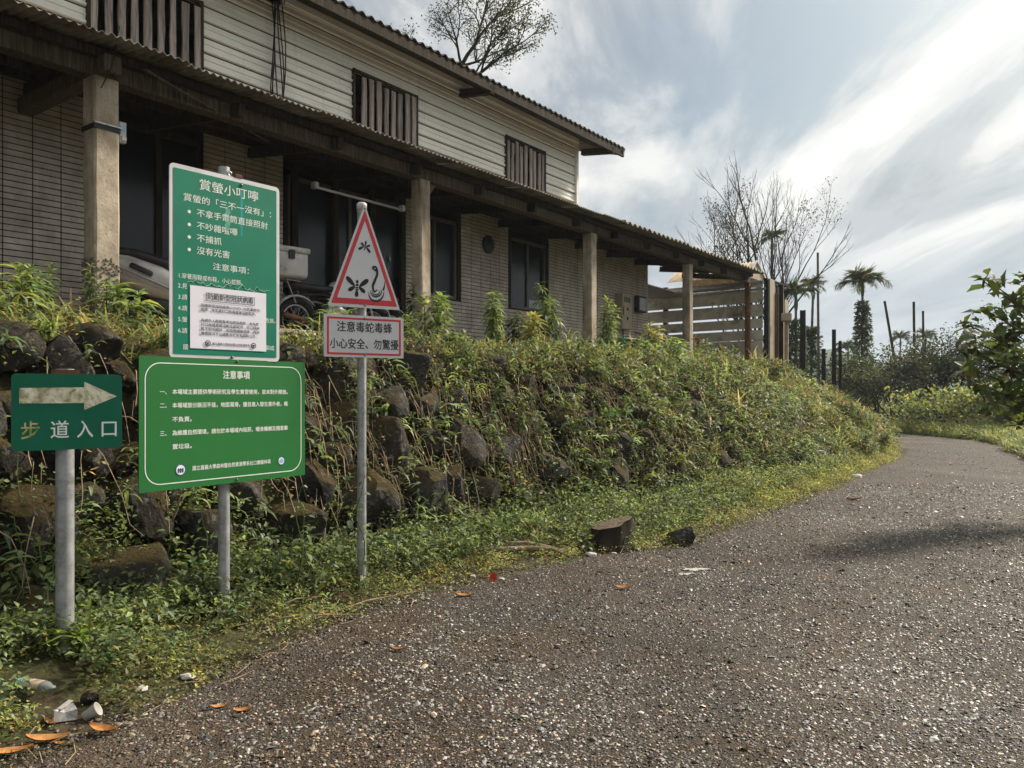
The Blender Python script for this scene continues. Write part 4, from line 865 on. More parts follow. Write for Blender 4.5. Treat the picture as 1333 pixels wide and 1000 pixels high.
def cover():
    # low creeping ground cover on the verge
    S = Scat(); n = 52000; a = -3.9 + RNG.random(n) ** 1.25 * 20.9; t = RNG.random(n); b = bl(a) - .12 + t * (foot(a) + .45 - bl(a))
    dens = np.interp(b - bl(a), [-.15, .03, .25, .8], [.07, .40, .95, 1]) * (.62 + .75 * nz(a, b, 1.7) + .45 * nz(a, b, 6)); k = RNG.random(n) < dens
    for lu, lv, lr in ((48, 908, .20), (70, 920, .16), (84, 938, .12), (119, 940, .12), (62, 968, .14), (100, 925, .08), (244, 884, .06), (185, 900, .05), (135, 955, .12), (20, 985, .12), (642, 760, .07), (770, 724, .07)):
        q = P(lu, lv, 1.0); tt = CH / (CH - q.z); la, lb = AB(q.x * tt, q.y * tt); k &= ~((a - la) ** 2 + (b - lb) ** 2 < lr ** 2)
    a, b = a[k], b[k]; s = b - bl(a); yel = RNG.random(len(a)) < np.interp(s, [0, .4, .9], [.95, .6, .2]) ; far = a > 6.5
    mask = yel | far
    sprigs(S, a[mask], b[mask], RNG.uniform(.005, .07, mask.sum()), LEAF2, 5, .024, [G_Y, (.33, .29, .085), G_L, G_DRY, (.19, .22, .05)], .022)
    mask = ~mask; sprigs(S, a[mask], b[mask], RNG.uniform(.01, .16, mask.sum()), LEAF2, 5, .036, [G_M, G_L, G_M, G_Y], .03)
    k = s > .35; sprigs(S, a[k][::2], b[k][::2], RNG.uniform(.04, .22, len(a[k][::2])), LEAF2, 4, .045, [G_M, G_L, G_D, G_BL], .04)
    S.build('ground_cover', LEAF, kind='stuff', label='low yellow-green creeping weeds along the road edge', category='ground cover')
    # taller soft weeds at the wall foot
    S = Scat(); n = 3000; a = RNG.uniform(-3.9, 12, n); b = foot(a) + RNG.normal(-.1, .28, n); k = RNG.random(n) < .38 + 1.0 * nz(a, b, 1.2, 8); a, b = a[k], b[k]
    for h0 in np.linspace(.05, .34, 6): kk = RNG.random(len(a)) < 1 - h0 * 2.6; sprigs(S, a[kk], b[kk], np.full(kk.sum(), h0), LEAF2, 3, .05, [G_M, G_L, G_BL, G_L], .05, normal_out=False)
    S.build('foot_weeds', LEAF, kind='stuff', label='soft green weeds crowding the foot of the stone wall', category='weeds')
    # leaves and small ferns rooted between the stones
    S = Scat(); n = 15000; a = RNG.uniform(-3.6, 13, n); t = RNG.random(n); b = foot(a) - .05 + t * (top(a) - foot(a) + .15)
    dens = np.interp(a, [-3, .2, 1.6, 4, 7, 10], [.02, .10, .38, .55, .65, .8]) * np.interp(t, [0, .25, .7, 1], [.7, .55, .8, 1.6]) + np.interp(a, [-3, 1, 4], [.25, .45, .75]) * nz(a, b, 2.3, 3); k = RNG.random(n) < dens; a, b = a[k], b[k]
    lift = RNG.uniform(.12, .32, len(a)); sprigs(S, a, b, lift, LEAF2, 5, .042, [G_M, G_D, G_BL, G_L, G_Y, G_Y, G_DRY, G_DRY, (.16, .115, .07)], .04)
    k = RNG.random(len(a)) < .30; sprigs(S, a[k], b[k], lift[k] + .03, LEAF_LANCE, 7, .13, [G_M, G_D, G_L, G_BL], .02, (.15, .5))
    S.build('wall_weeds', LEAF, kind='stuff', label='mixed weeds and drooping leaves rooted between the wall stones', category='weeds')
    # dense bushy growth on the right-hand bank
    S = Scat(); n = 30000; a = 5.5 + RNG.random(n) ** .85 * 21; b = foot(a) - .15 + RNG.random(n) * (top(a) - foot(a) + .9)
    dens = np.interp(a, [5.5, 8, 11, 14], [.10, .40, .80, 1.05]) * (.72 + 1.3 * nz(a, b, 1.3, 21)); k = RNG.random(n) < dens; a, b = a[k], b[k]
    puff = .06 + .50 * (nz(a, b, .75, 33) + .30).clip(0, 1.2) + .28 * nz(a, b, 2.4, 5).clip(-.3, 1); lift = puff * RNG.random(len(a)) ** .4
    which = nz(a, b, .8, 40) + RNG.normal(0, .10, len(a)) + np.interp(a, [8, 16, 20], [-.02, .12, .25]); m1 = which > .05
    sprigs(S, a[m1], b[m1], lift[m1], LEAF2, 5, .048, [G_Y, G_L, G_L, (.24, .22, .085), G_DRY], .05)
    sprigs(S, a[~m1], b[~m1], lift[~m1] * 1.15, LEAF2, 4, .075, [G_D, G_M, G_BL, G_D, G_BL], .06)
    k = RNG.random(len(a)) < .10; sprigs(S, a[k], b[k], lift[k] + .05, LEAF_LANCE, 8, .15, [G_M, G_BL, G_L, G_DRY], .02, (.3, .5)); k = RNG.random(len(a)) < .05; sprigs(S, a[k], b[k], lift[k], LEAF_GRASS, 7, .34, [G_L, G_DRY, G_Y], .02, (.8, .4), normal_out=False)
    S.build('bank_bushes', LEAF, kind='stuff', label='dense mixed bushes smothering the bank towards the bend', category='bushes')
    # bright grassy herbs in front of that bank
    S = Scat(); n = 9000; a = RNG.uniform(6.5, 19, n); b = bl(a) + .1 + RNG.random(n) ** 1.1 * 1.35; k = RNG.random(n) < .8 + .7 * nz(a, b, 1.4, 50) - .25 * (a > 15); a, b = a[k], b[k]
    sprigs(S, a, b, RNG.uniform(.02, .26, len(a)) * np.interp(b - bl(a), [0, .5], [.35, 1]), LEAF2, 6, .034, [G_Y, (.34, .33, .095), (.24, .28, .07), G_L, (.31, .28, .10)], .04, normal_out=False)
    S.build('verge_herbs', LEAF, kind='stuff', label='bright yellow-green herbs spilling from the bank on to the road edge', category='weeds')
    # weeds on top of the wall
    S = Scat(); n = 9500; a = RNG.uniform(-3.4, 17.3, n); b = top(a) - .1 + RNG.random(n) * np.maximum(-.35 - top(a), .3); k = (RNG.random(n) < .6 + .9 * nz(a, b, 1.5, 60)) & ~((a > .6) & (a < 3.3) & (b > -.9)); a, b = a[k], b[k]
    sprigs(S, a, b, RNG.uniform(.0, .16, len(a)), LEAF2, 5, .04, [G_Y, G_L, G_DRY, G_M, G_M], .045, normal_out=False)
    k = RNG.random(len(a)) < .12; sprigs(S, a[k], b[k], np.full(k.sum(), .02), LEAF_GRASS, 8, .30, [G_L, G_Y, G_DRY], .02, (.75, .35), normal_out=False)
    S.build('terrace_weeds', LEAF, kind='stuff', label='sunlit tangle of grass and herbs along the top of the wall', category='weeds')
cover()
def vines():                               # dry stems hanging over the stones
    m = MB(); rs = random.Random(9)
    for i in range(460):
        a = rs.uniform(-3.4, 12) if i % 3 == 0 else rs.uniform(.2, 7); t = rs.uniform(.25, 1.05); f, tp = float(foot(a)), float(top(a)); b = f + (tp - f) * t; pts = []; da = rs.uniform(-.5, .5); L = rs.uniform(.25, .9)
        for j in range(7):
            q = j / 6; aa, bb = a + da * q * L, b - (tp - f) * L * .55 * q; z = Hs(aa, bb); pts.append(W(aa, bb - .16 - .10 * math.sin(q * 3.14) * rs.random(), z + .10 + .08 * math.sin(q * 9 + i)))
        m.tube(pts, [rs.uniform(.003, .005) * (1 - .6 * j / 6) for j in range(7)], 4, caps=False)
    for i in range(170):                    # fallen straw on the verge
        a = rs.uniform(-3.5, 9); b = float(bl(a)) + rs.uniform(-.25, .5); z = max(Hs(a, b), 0) + .015; th = rs.uniform(0, 3.14); L = rs.uniform(.05, .24); p = W(a, b, z); m.tube([p, p + Vector((math.cos(th) * L * .5, math.sin(th) * L * .5, rs.uniform(.0, .03))), p + Vector((math.cos(th + .2) * L, math.sin(th + .2) * L, .004))], [.0025, .002, .001], 4, caps=False)
    m.build('dry_vines', simple('straw', (.33, .25, .16), .9, .4, 12, .15), fix=False, kind='stuff', label='dry pale vine stems and straw trailing over the wall and verge', category='vines')
vines()
def lance_plant(u, b, h, label, col=G_L, leafl=.15, n=46, droop=.25, whorl=True, stems=1):
    h *= 1.2; stems = max(3, stems + 1); leafl *= 1.15; a = ab_at(u, b); p = W(a, b); z0 = Hs(a, b); root = empty('tall_weed', (p.x, p.y, z0 - .02), RNG.uniform(0, 6), label=label, category='weed', group='tall weeds along the terrace'); S = Scat(); m = MB()
    for s in range(stems):
        ox, oy = (0, 0) if stems == 1 else RNG.normal(0, .13, 2); hh = h * RNG.uniform(.75, 1.05) if s else h; bend = RNG.normal(0, .08, 2)
        st = lambda t: np.stack([ox + bend[0] * t * t * hh, oy + bend[1] * t * t * hh, t * hh], -1)
        m.tube([tuple(st(t)) for t in np.linspace(0, 1, 7)], list(np.linspace(.010, .004, 7)), 6)
        t = np.sort(.18 + .82 * RNG.random(n) ** .75); yaw = np.arange(n) * 2.4 + RNG.normal(0, .3, n); sz = leafl * np.interp(t, [.15, .5, .9, 1], [.8, 1.1, .95, .6]) * RNG.uniform(.8, 1.2, n)
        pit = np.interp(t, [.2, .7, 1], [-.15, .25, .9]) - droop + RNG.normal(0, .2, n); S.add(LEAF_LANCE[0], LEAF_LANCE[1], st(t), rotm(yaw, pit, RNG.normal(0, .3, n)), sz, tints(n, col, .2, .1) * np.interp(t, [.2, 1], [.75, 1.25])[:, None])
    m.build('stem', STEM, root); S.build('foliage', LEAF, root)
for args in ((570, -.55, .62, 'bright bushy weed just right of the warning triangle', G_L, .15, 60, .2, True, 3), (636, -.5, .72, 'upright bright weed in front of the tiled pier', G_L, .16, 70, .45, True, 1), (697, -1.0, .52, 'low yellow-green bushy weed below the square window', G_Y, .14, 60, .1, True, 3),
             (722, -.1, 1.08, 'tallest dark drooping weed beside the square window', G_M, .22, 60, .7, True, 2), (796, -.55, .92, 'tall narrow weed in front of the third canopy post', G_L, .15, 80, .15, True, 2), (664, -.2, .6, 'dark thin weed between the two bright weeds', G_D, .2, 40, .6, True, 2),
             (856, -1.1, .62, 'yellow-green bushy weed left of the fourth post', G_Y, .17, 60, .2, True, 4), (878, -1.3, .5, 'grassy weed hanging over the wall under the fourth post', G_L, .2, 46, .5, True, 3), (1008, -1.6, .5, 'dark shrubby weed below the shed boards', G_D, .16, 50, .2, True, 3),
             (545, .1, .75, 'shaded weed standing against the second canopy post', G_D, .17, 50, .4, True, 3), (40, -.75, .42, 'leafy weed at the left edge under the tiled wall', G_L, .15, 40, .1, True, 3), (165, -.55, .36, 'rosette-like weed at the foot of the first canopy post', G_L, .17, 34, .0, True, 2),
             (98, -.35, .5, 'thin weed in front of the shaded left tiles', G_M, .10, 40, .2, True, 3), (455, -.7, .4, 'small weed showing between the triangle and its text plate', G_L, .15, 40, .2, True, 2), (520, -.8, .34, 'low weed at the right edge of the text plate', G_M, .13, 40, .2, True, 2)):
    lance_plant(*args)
def face_plant(u, v, h, label, col, leafl, n, stems=3):  # weeds growing out of the wall face: find the face point on that sight line
    d = P(u, v, 1.0) - Vector((0, 0, CH)); Y = 3.6
    while Y < 30:
        p = Vector((0, 0, CH)) + d * Y
        if p.z < Hw(p.x, p.y) + .12: break
        Y += .03
    root = empty('wall_plant', tuple(p - Vector((0, 0, .02))), RNG.uniform(0, 6), label=label, category='weed', group='leafy plants growing out of the wall'); S = Scat(); m = MB()
    out = Vector((SA, -CA, 0))
    for s in range(stems):
        th = RNG.uniform(-.9, .9); dr = Matrix.Rotation(th, 3, 'Z') @ out; hh = h * RNG.uniform(.7, 1.1); rz = -root.rotation_euler.z; dr = Matrix.Rotation(rz, 3, 'Z') @ dr
        st = lambda t: np.stack([dr.x * hh * (.35 * t + .25 * t * t), dr.y * hh * (.35 * t + .25 * t * t), hh * (t - .25 * t * t)], -1)
        m.tube([tuple(st(t)) for t in np.linspace(0, 1, 6)], list(np.linspace(.006, .003, 6)), 5); t = np.linspace(.2, 1, n); yaw = np.arange(n) * 2.4
        S.add(LEAF_LANCE[0], LEAF_LANCE[1], st(t), rotm(yaw, np.interp(t, [.2, 1], [-.3, .5]) + RNG.normal(0, .25, n), RNG.normal(0, .3, n)), leafl * RNG.uniform(.75, 1.2, n), tints(n, col, .22, .1))
    m.build('stem', STEM, root); S.build('foliage', LEAF, root)
for args in ((505, 560, .26, 'spiky rosette growing from the stones right of the warning pole', G_L, .13, 18), (570, 525, .22, 'small spiky plant near the wall top right of the warning pole', G_M, .12, 16), (640, 580, .24, 'pale arching plant among the stones in mid wall', G_BL, .13, 18), (700, 590, .26, 'arching plant below the bushy yellow-green weed', G_M, .14, 18),
             (745, 520, .26, 'plant hanging near the wall top under the square window', G_L, .14, 18), (785, 560, .34, 'bright leafy clump in the middle of the wall above the stump', (.09, .19, .04), .13, 22, 5), (770, 625, .36, 'drooping leafy clump low on the wall above the stump', G_M, .15, 22, 5), (830, 600, .30, 'dark leafy clump on the wall right of the stump', G_D, .14, 20, 4),
             (440, 640, .20, 'small leafy plant at the stones left of the warning pole', G_M, .10, 16), (560, 640, .22, 'sparse plant on the lichen-grey stones', G_BL, .12, 14), (900, 545, .3, 'silvery leafy clump on the right-hand bank', G_BL, .13, 22, 5), (940, 600, .3, 'dark leafy clump halfway up the right-hand bank', G_D, .13, 22, 5), (215, 455, .25, 'leafy plant showing above the trail sign', G_L, .15, 18), (60, 465, .25, 'leafy plant behind the top of the trail sign', G_M, .14, 18)):
    face_plant(*args)
def broad_plant(x, y, h, label, col, leafl, n, stems, lean=(0, 0), spread=.15):
    z0 = Hw(x, y); root = empty('broadleaf_weed', (x, y, z0 - .02), 0, label=label, category='weed', group='broad-leaved weeds by the signs'); S = Scat(); m = MB()
    for s in range(stems):
        o = RNG.normal(0, spread, 2); hh = h * RNG.uniform(.55, 1.05); ln = np.array(lean) * hh + RNG.normal(0, .12, 2) * hh
        st = lambda t: np.stack([o[0] + ln[0] * t + .02 * np.sin(t * 9 + s), o[1] + ln[1] * t + .02 * np.cos(t * 8 + s), hh * t], -1)
        m.tube([tuple(st(t)) for t in np.linspace(0, 1, 8)], list(np.linspace(.006, .0025, 8)), 5); t = np.linspace(.12, 1, n) + RNG.normal(0, .02, n); yaw = RNG.uniform(0, 6.28, n)
        pos = st(t); sz = leafl * RNG.uniform(.5, 1.2, n) * np.interp(t, [0, .6, 1], [1, 1, .55]); pet = sz * .5; pos = pos + np.stack([-np.sin(yaw) * pet, np.cos(yaw) * pet, pet * .3], 1)
        for q, tt in zip(pos, t): m.tube([tuple(st(np.array(tt))), tuple(q)], .0018, 4, caps=False)
        S.add(LEAF_OVATE[0], LEAF_OVATE[1], pos, rotm(yaw, RNG.normal(-.25, .4, n), RNG.normal(0, .4, n)), sz, tints(n, col, .25, .12))
    m.build('stem', STEM, root, fix=False); S.build('foliage', LEAF, root)
def gp(u, v):                              # ground point under a pixel
    d = P(u, v, 1.0) - Vector((0, 0, CH)); Y = 2.5
    while Y < 60:
        p = Vector((0, 0, CH)) + d * Y
        if p.z < max(Hw(p.x, p.y), 0 if AB(p.x, p.y)[1] < float(bl(AB(p.x, p.y)[0])) else -9): return p
        Y += .01
    return p
for u, v, h, lab, col, ll, n, st, ln in ((32, 800, .95, 'tall broad-leaved weed at the left edge beside the trail-sign pole', G_M, .10, 13, 5, (0, 0)), (60, 790, .5, 'low broad-leaved weed behind the trail-sign pole', G_L, .09, 10, 5, (0, 0)), (385, 770, .85, 'climbing leafy weed right of the wide green board', G_M, .075, 16, 7, (.12, .1)), (345, 765, .4, 'dense low weed between the board post and the warning pole', G_D, .07, 12, 6, (0, 0)),
        (215, 775, .55, 'weed with pale flower buds under the wide green board', G_L, .07, 11, 5, (0, 0)), (170, 790, .30, 'low weed just right of the trail-sign pole', G_M, .065, 9, 6, (0, 0)), (505, 735, .45, 'leafy weed right behind the warning pole', G_BL, .075, 11, 5, (0, 0)), (560, 715, .3, 'low leafy weed at the wall foot right of the warning pole', G_M, .07, 10, 5, (0, 0)), (6, 800, .4, 'low leafy weed in the left corner of the verge', G_L, .08, 9, 5, (0, 0)),
        (640, 700, .28, 'low leafy weed at the wall foot above the fallen branch', G_M, .06, 10, 6, (0, 0)), (720, 690, .34, 'leafy weed left of the stump', G_BL, .07, 10, 6, (0, 0)), (765, 712, .22, 'low weed against the left side of the stump', G_M, .06, 9, 6, (0, 0)), (838, 708, .26, 'leafy weed between the stump and the boulder', G_L, .06, 10, 6, (0, 0)), (870, 700, .22, 'low weed behind the upright boulder', G_M, .06, 9, 6, (0, 0))):
    p = gp(u, v); broad_plant(p.x, p.y, h, lab, col, ll, n, st, ln)
def tuft(u, v, h, label, col, n=26):
    p = gp(u, v); root = empty('grass_tuft', (p.x, p.y, p.z - .01), 0, label=label, category='grass tuft', group='long-leaved tufts on the verge'); S = Scat(); yaw = RNG.uniform(0, 6.28, n)
    t = leaf_t(.06, 1.0, .02); S.add(t[0], t[1], np.c_[RNG.normal(0, .015, (n, 2)), np.zeros(n)], rotm(yaw, RNG.normal(.95, .3, n), RNG.normal(0, .2, n)), h * RNG.uniform(.6, 1.2, n), tints(n, col, .2, .1)); S.build('blades', LEAF, root)
tuft(115, 850, .30, 'upright bright grassy tuft right of the trail-sign pole', (.16, .24, .04)); tuft(140, 872, .17, 'low broad-bladed tuft on the verge near the litter', (.10, .19, .05), 18); tuft(590, 735, .2, 'grassy tuft left of the fallen branch', G_L); tuft(700, 712, .2, 'grassy tuft right above the fallen branch', G_Y)

# ------------------------------------------------------------------ trees and palms
def branch_tree(rs, base, h, levels, spread, up, r0, nkids, m, tips, len_k=.68, first=.45, wob=.12):
    def grow(p, d, L, r, lv):
        n = 5; pts = [p]; q = p.copy(); dd = d.copy()
        for i in range(n):
            dd = (dd + Vector((rs.gauss(0, wob), rs.gauss(0, wob), rs.gauss(0, wob * .6) + up * .06))).normalized(); q = q + dd * (L / n); pts.append(q.copy())
        m.tube(pts, list(np.linspace(r, r * .55, n + 1)), 5 if lv > 1 else 7, caps=False)
        if lv >= levels: tips.append((pts[-1], dd)); tips.append((pts[-3], dd)); return
        k = nkids if lv else nkids + 1
        for j in range(k):
            t = first + (1 - first) * (j + rs.random() * .6) / k if lv == 0 else .35 + .65 * (j + rs.random() * .7) / k; idx = min(n, max(1, int(t * n))); az = rs.uniform(0, 6.28)
            nd = (dd + Vector((math.cos(az), math.sin(az), up * .35)) * spread * rs.uniform(.7, 1.2)).normalized(); grow(pts[idx], nd, L * len_k * rs.uniform(.8, 1.15), r * .55, lv + 1)
        grow(pts[-1], dd, L * len_k, r * .55, lv + 1)
    grow(Vector(base), Vector((0, 0, 1)), h, r0, 0)
def thing_at(name, p, label, category, group=None): return empty(name, tuple(p), 0, label=label, category=category, group=group)
def bare_tree():
    rs = random.Random(21); Y = 37; x = (984 - 667) / F * Y; z0 = Hw(x, Y); root = thing_at('bare_tree', (x, Y, z0), 'almost leafless tree with fine twigs behind the shed', 'tree'); m = MB(); tips = []
    for k in range(6):
        bx, by = rs.gauss(0, .5), rs.gauss(0, .5); az = -2.8 + k * 1.05; d = Vector((math.cos(az) * .22 if k else .03, math.sin(az) * .2 if k else 0, 1)).normalized()
        def grow(p, d, L, r, lv):
            pts = [p]; q = p.copy(); dd = d.copy()
            for i in range(5): dd = (dd + Vector((rs.gauss(0, .07), rs.gauss(0, .07), .03))).normalized(); q = q + dd * L / 5; pts.append(q.copy())
            m.tube(pts, list(np.linspace(r, r * .6, 6)), 4 if lv > 1 else 6, caps=False)
            if lv == 5: tips.append(pts[-1]); return
            for j in range(2 if lv else 3):
                az2 = rs.uniform(0, 6.28); nd = (dd + Vector((math.cos(az2), math.sin(az2), .25)) * rs.uniform(.45, .85)).normalized(); grow(pts[rs.choice((3, 4, 5)) if lv == 0 else rs.choice((2, 3, 4, 5))], nd, L * rs.uniform(.45, .66), r * .52, lv + 1)
            grow(pts[-1], dd, L * .62, r * .6, lv + 1)
        grow(Vector((bx, by, 0)), d, 4.8 if k else 5.6, .08 if k else .13, 0)
    m.build('trunk', BARKD, root, fix=False); S = Scat(); T = np.array([t for t in tips]); k = (nz(T[:, 0], T[:, 2], .45, 2) + .22 * (T[:, 2] > 9) > .30); T = T[k]; T = np.repeat(T, 5, 0) + RNG.normal(0, .10, (len(T) * 5, 3)); n = len(T)
    S.add(LEAF2[0], LEAF2[1], T, rotm(RNG.uniform(0, 6.28, n), RNG.normal(0, .8, n), RNG.normal(0, .6, n)), RNG.uniform(.06, .12, n), tints(n, (.03, .035, .018), .3)); S.build('crown', LEAF, root)
bare_tree()
def feather_tree():                        # airy tree rising behind the ridge
    rs = random.Random(4); Y = 25.5; x = (588 - 667) / F * Y; root = thing_at('feathery_tree', (x, Y, Hw(x, Y)), 'airy fine-leaved tree rising behind the upper roof', 'tree'); m = MB(); tips = []
    m.tube([(-.9, 0, 0), (-.8, .1, 4), (-.4, 0, 7), (0, 0, 9.2)], [.22, .19, .15, .12], 8)
    def grow(p, d, L, r, lv):
        pts = [p]; q = p.copy(); dd = d.copy()
        for i in range(4): dd = (dd + Vector((rs.gauss(0, .14), rs.gauss(0, .14), .02))).normalized(); q = q + dd * L / 4; pts.append(q.copy())
        m.tube(pts, list(np.linspace(r, r * .6, 5)), 5, caps=False)
        if lv >= 2: tips.extend([(w, dd.copy()) for w in pts[2:]])
        if lv == 4: return
        for j in range(3): az = rs.uniform(0, 6.28); nd = (dd + Vector((math.cos(az), math.sin(az), rs.uniform(-.3, .4))) * .8).normalized(); grow(pts[rs.choice((2, 3, 4))], nd, L * rs.uniform(.55, .75), r * .55, lv + 1)
        grow(pts[-1], dd, L * .65, r * .55, lv + 1)
    grow(Vector((0, 0, 9.2)), Vector((.45, 0, 1)).normalized(), 1.7, .09, 0); grow(Vector((-.15, 0, 8.4)), Vector((-.6, .2, 1)).normalized(), 1.5, .07, 0); grow(Vector((0, 0, 9)), Vector((.9, -.2, .55)).normalized(), 1.6, .07, 0)
    m.build('trunk', BARKD, root, fix=False); S = Scat(); T = np.array([t[0] for t in tips]); T = T[RNG.random(len(T)) < .34]; T = np.repeat(T, 6, 0) + RNG.normal(0, .13, (len(T) * 6, 3)); n = len(T)
    S.add(LEAF2[0], LEAF2[1], T, rotm(RNG.uniform(0, 6.28, n), RNG.normal(0, .6, n), RNG.normal(0, .5, n)), RNG.uniform(.05, .11, n), tints(n, (.05, .06, .028), .3)); S.build('crown', LEAF, root)
feather_tree()
def palm(u, v, Y, label, fr=1.7, nf=11, vine=None, dead=False, seed=0):
    rs = np.random.default_rng(seed + 100); x = (u - 667) / F * Y; zt = CH + (HZ - v) / F * Y; z0 = Hw(x, Y); h = zt - z0; root = thing_at('betel_palm', (x, Y, z0), label, 'palm', 'slender palms beyond the bank'); m = MB(); ln = rs.normal(0, .04, 2) * h * .3
    st = lambda t: (ln[0] * t * t, ln[1] * t * t, h * t)
    pts = [st(t) for t in np.linspace(0, 1, 24)]; m.tube(pts, [.085 - .03 * t + .006 * (i % 2) for i, t in enumerate(np.linspace(0, 1, 24))], 8); tr = m.build('trunk', TRUNKP, root, fix=False)
    c = Vector(st(1)); cs = MB(); cs.tube([c - Vector((0, 0, .55)), c - Vector((0, 0, .3)), c + Vector((0, 0, .12))], [.07, .10, .05], 8); cs.build('crownshaft', STEM, root)
    for i in range(nf):
        S = Scat(); rb = MB(); az = i * 6.283 / nf + rs.normal(0, .2); el = rs.uniform(.55, 1.0) if i % 2 else rs.uniform(1.0, 1.4); L = fr * rs.uniform(.95, 1.25); d = np.array([math.cos(az), math.sin(az)]); sag = rs.uniform(.95, 1.5) / L
        rp = lambda t: np.stack([c.x + d[0] * math.cos(el) * L * t, c.y + d[1] * math.cos(el) * L * t, c.z + .1 + math.sin(el) * L * t - sag * (L * t) ** 2 * .55], -1)
        ts = np.linspace(0, 1, 9); R9 = np.array([rp(t) for t in ts]); rb.tube([tuple(q) for q in R9], list(np.linspace(.022, .006, 9)), 4, caps=False); fo = rb.build('frond', STEM, root, fix=False)
        k = 34; t = np.linspace(.10, 1, k); pos = np.array([rp(q) for q in t]); tan = np.gradient(pos, axis=0); tan /= np.linalg.norm(tan, axis=1, keepdims=True)
        for sd in (-1, 1):
            sidev = np.cross(tan, [0, 0, 1.0]) * sd; sidev /= np.linalg.norm(sidev, axis=1, keepdims=True) + 1e-6; dirv = sidev * .7 + tan * .8 + np.array([0, 0, -.35]) + rs.normal(0, .13, sidev.shape); dirv /= np.linalg.norm(dirv, axis=1, keepdims=True)
            up = np.cross(dirv, tan); up /= np.linalg.norm(up, axis=1, keepdims=True) + 1e-6; xx = np.cross(dirv, up); M = np.stack([xx, dirv, up], -1); sz = fr * .46 * np.interp(t, [.1, .5, 1], [.6, 1.1, .45])
            tv = [(-.032, 0, 0), (.032, 0, 0), (.03, .55, -.10), (-.03, .55, -.10), (0, 1, -.38)]; S.add(tv, [(0, 1, 2), (0, 2, 3), (3, 2, 4)], pos, M, sz, tints(k, (.05, .068, .032) if i % 4 else (.08, .09, .04), .25))
        S.build('leaflets', LEAF, fo)
    if vine:
        v0, v1, w = vine; zA, zB = CH + (HZ - v1) / F * Y - z0, CH + (HZ - v0) / F * Y - z0; n = int(2600 * (zB - zA) / 4); z = zA + (zB - zA) * rs.random(n); t = (z - zA) / (zB - zA); az = rs.uniform(0, 6.28, n); rad = w * (1.25 - .85 * t) * rs.random(n) ** .45 * (1 + .8 * nz(np.cos(az) * 1.2, z * 1.3 + np.sin(az), 1.0, seed))
        S = Scat(); pos = np.stack([ln[0] * (z / h) ** 2 + rad * np.cos(az), ln[1] * (z / h) ** 2 + rad * np.sin(az), z], 1); S.add(LEAF2[0], LEAF2[1], pos, rotm(az - 1.57, rs.normal(-.4, .5, n), rs.normal(0, .5, n)), rs.uniform(.10, .22, n), tints(n, (.055, .08, .03), .4)); S.build('vine', LEAF, root)
palm(1123, 372, 40, 'large palm wrapped in vines in the gap left of the bend', 1.55, 12, (392, 540, .55), seed=1)
palm(1006, 312, 42, 'palm crown standing high against the bare tree', 1.0, 8, seed=2)
palm(1056, 376, 40, 'vine-clad palm next to the thin pale pole', .95, 8, (425, 530, .65), seed=3)
palm(1036, 388, 36, 'low broad palm crown close behind the shed posts', 1.3, 10, (415, 530, .6), seed=4)
palm(1105, 456, 58, 'small hazy palm between the dark posts and the vine palm', 1.3, 9, seed=5)
palm(1172, 443, 66, 'left of the two distant small palms above the thicket', 1.25, 9, seed=6)
palm(1204, 442, 68, 'right of the two distant small palms above the thicket', 1.35, 9, seed=7)
def dead_trunk(u0, v0, u1, v1, Y, w, label, tip=False):
    a, b = P(u0, v0, Y), P(u1, v1, Y); d = (b - a); k = (a.z - Hw(b.x, b.y) + .2) / max(.1, a.z - b.z); e = a + d * k; root = thing_at('dead_palm_trunk', tuple(e), label, 'trunk', 'leafless palm trunks'); r = w / F * Y / 2
    m = MB(); pts = [(a - e) * t for t in np.linspace(0, 1, 14)]; m.tube(pts, [r * (1.15 - .3 * t + .06 * (i % 2)) for i, t in enumerate(np.linspace(0, 1, 14))], 8); m.build('trunk', TRUNKP if tip else BARKD, root)
dead_trunk(1152, 392, 1165, 468, 48, 3.6, 'leaning bare trunk right of the vine-wrapped palm'); dead_trunk(1190, 393, 1191, 480, 46, 3.6, 'taller upright bare trunk above the thicket'); dead_trunk(1202, 405, 1203, 480, 50, 3.2, 'shorter upright bare trunk right of the taller one'); dead_trunk(1065, 329, 1066, 470, 38, 3.4, 'thin pale pole rising above the vine-clad palm', True)
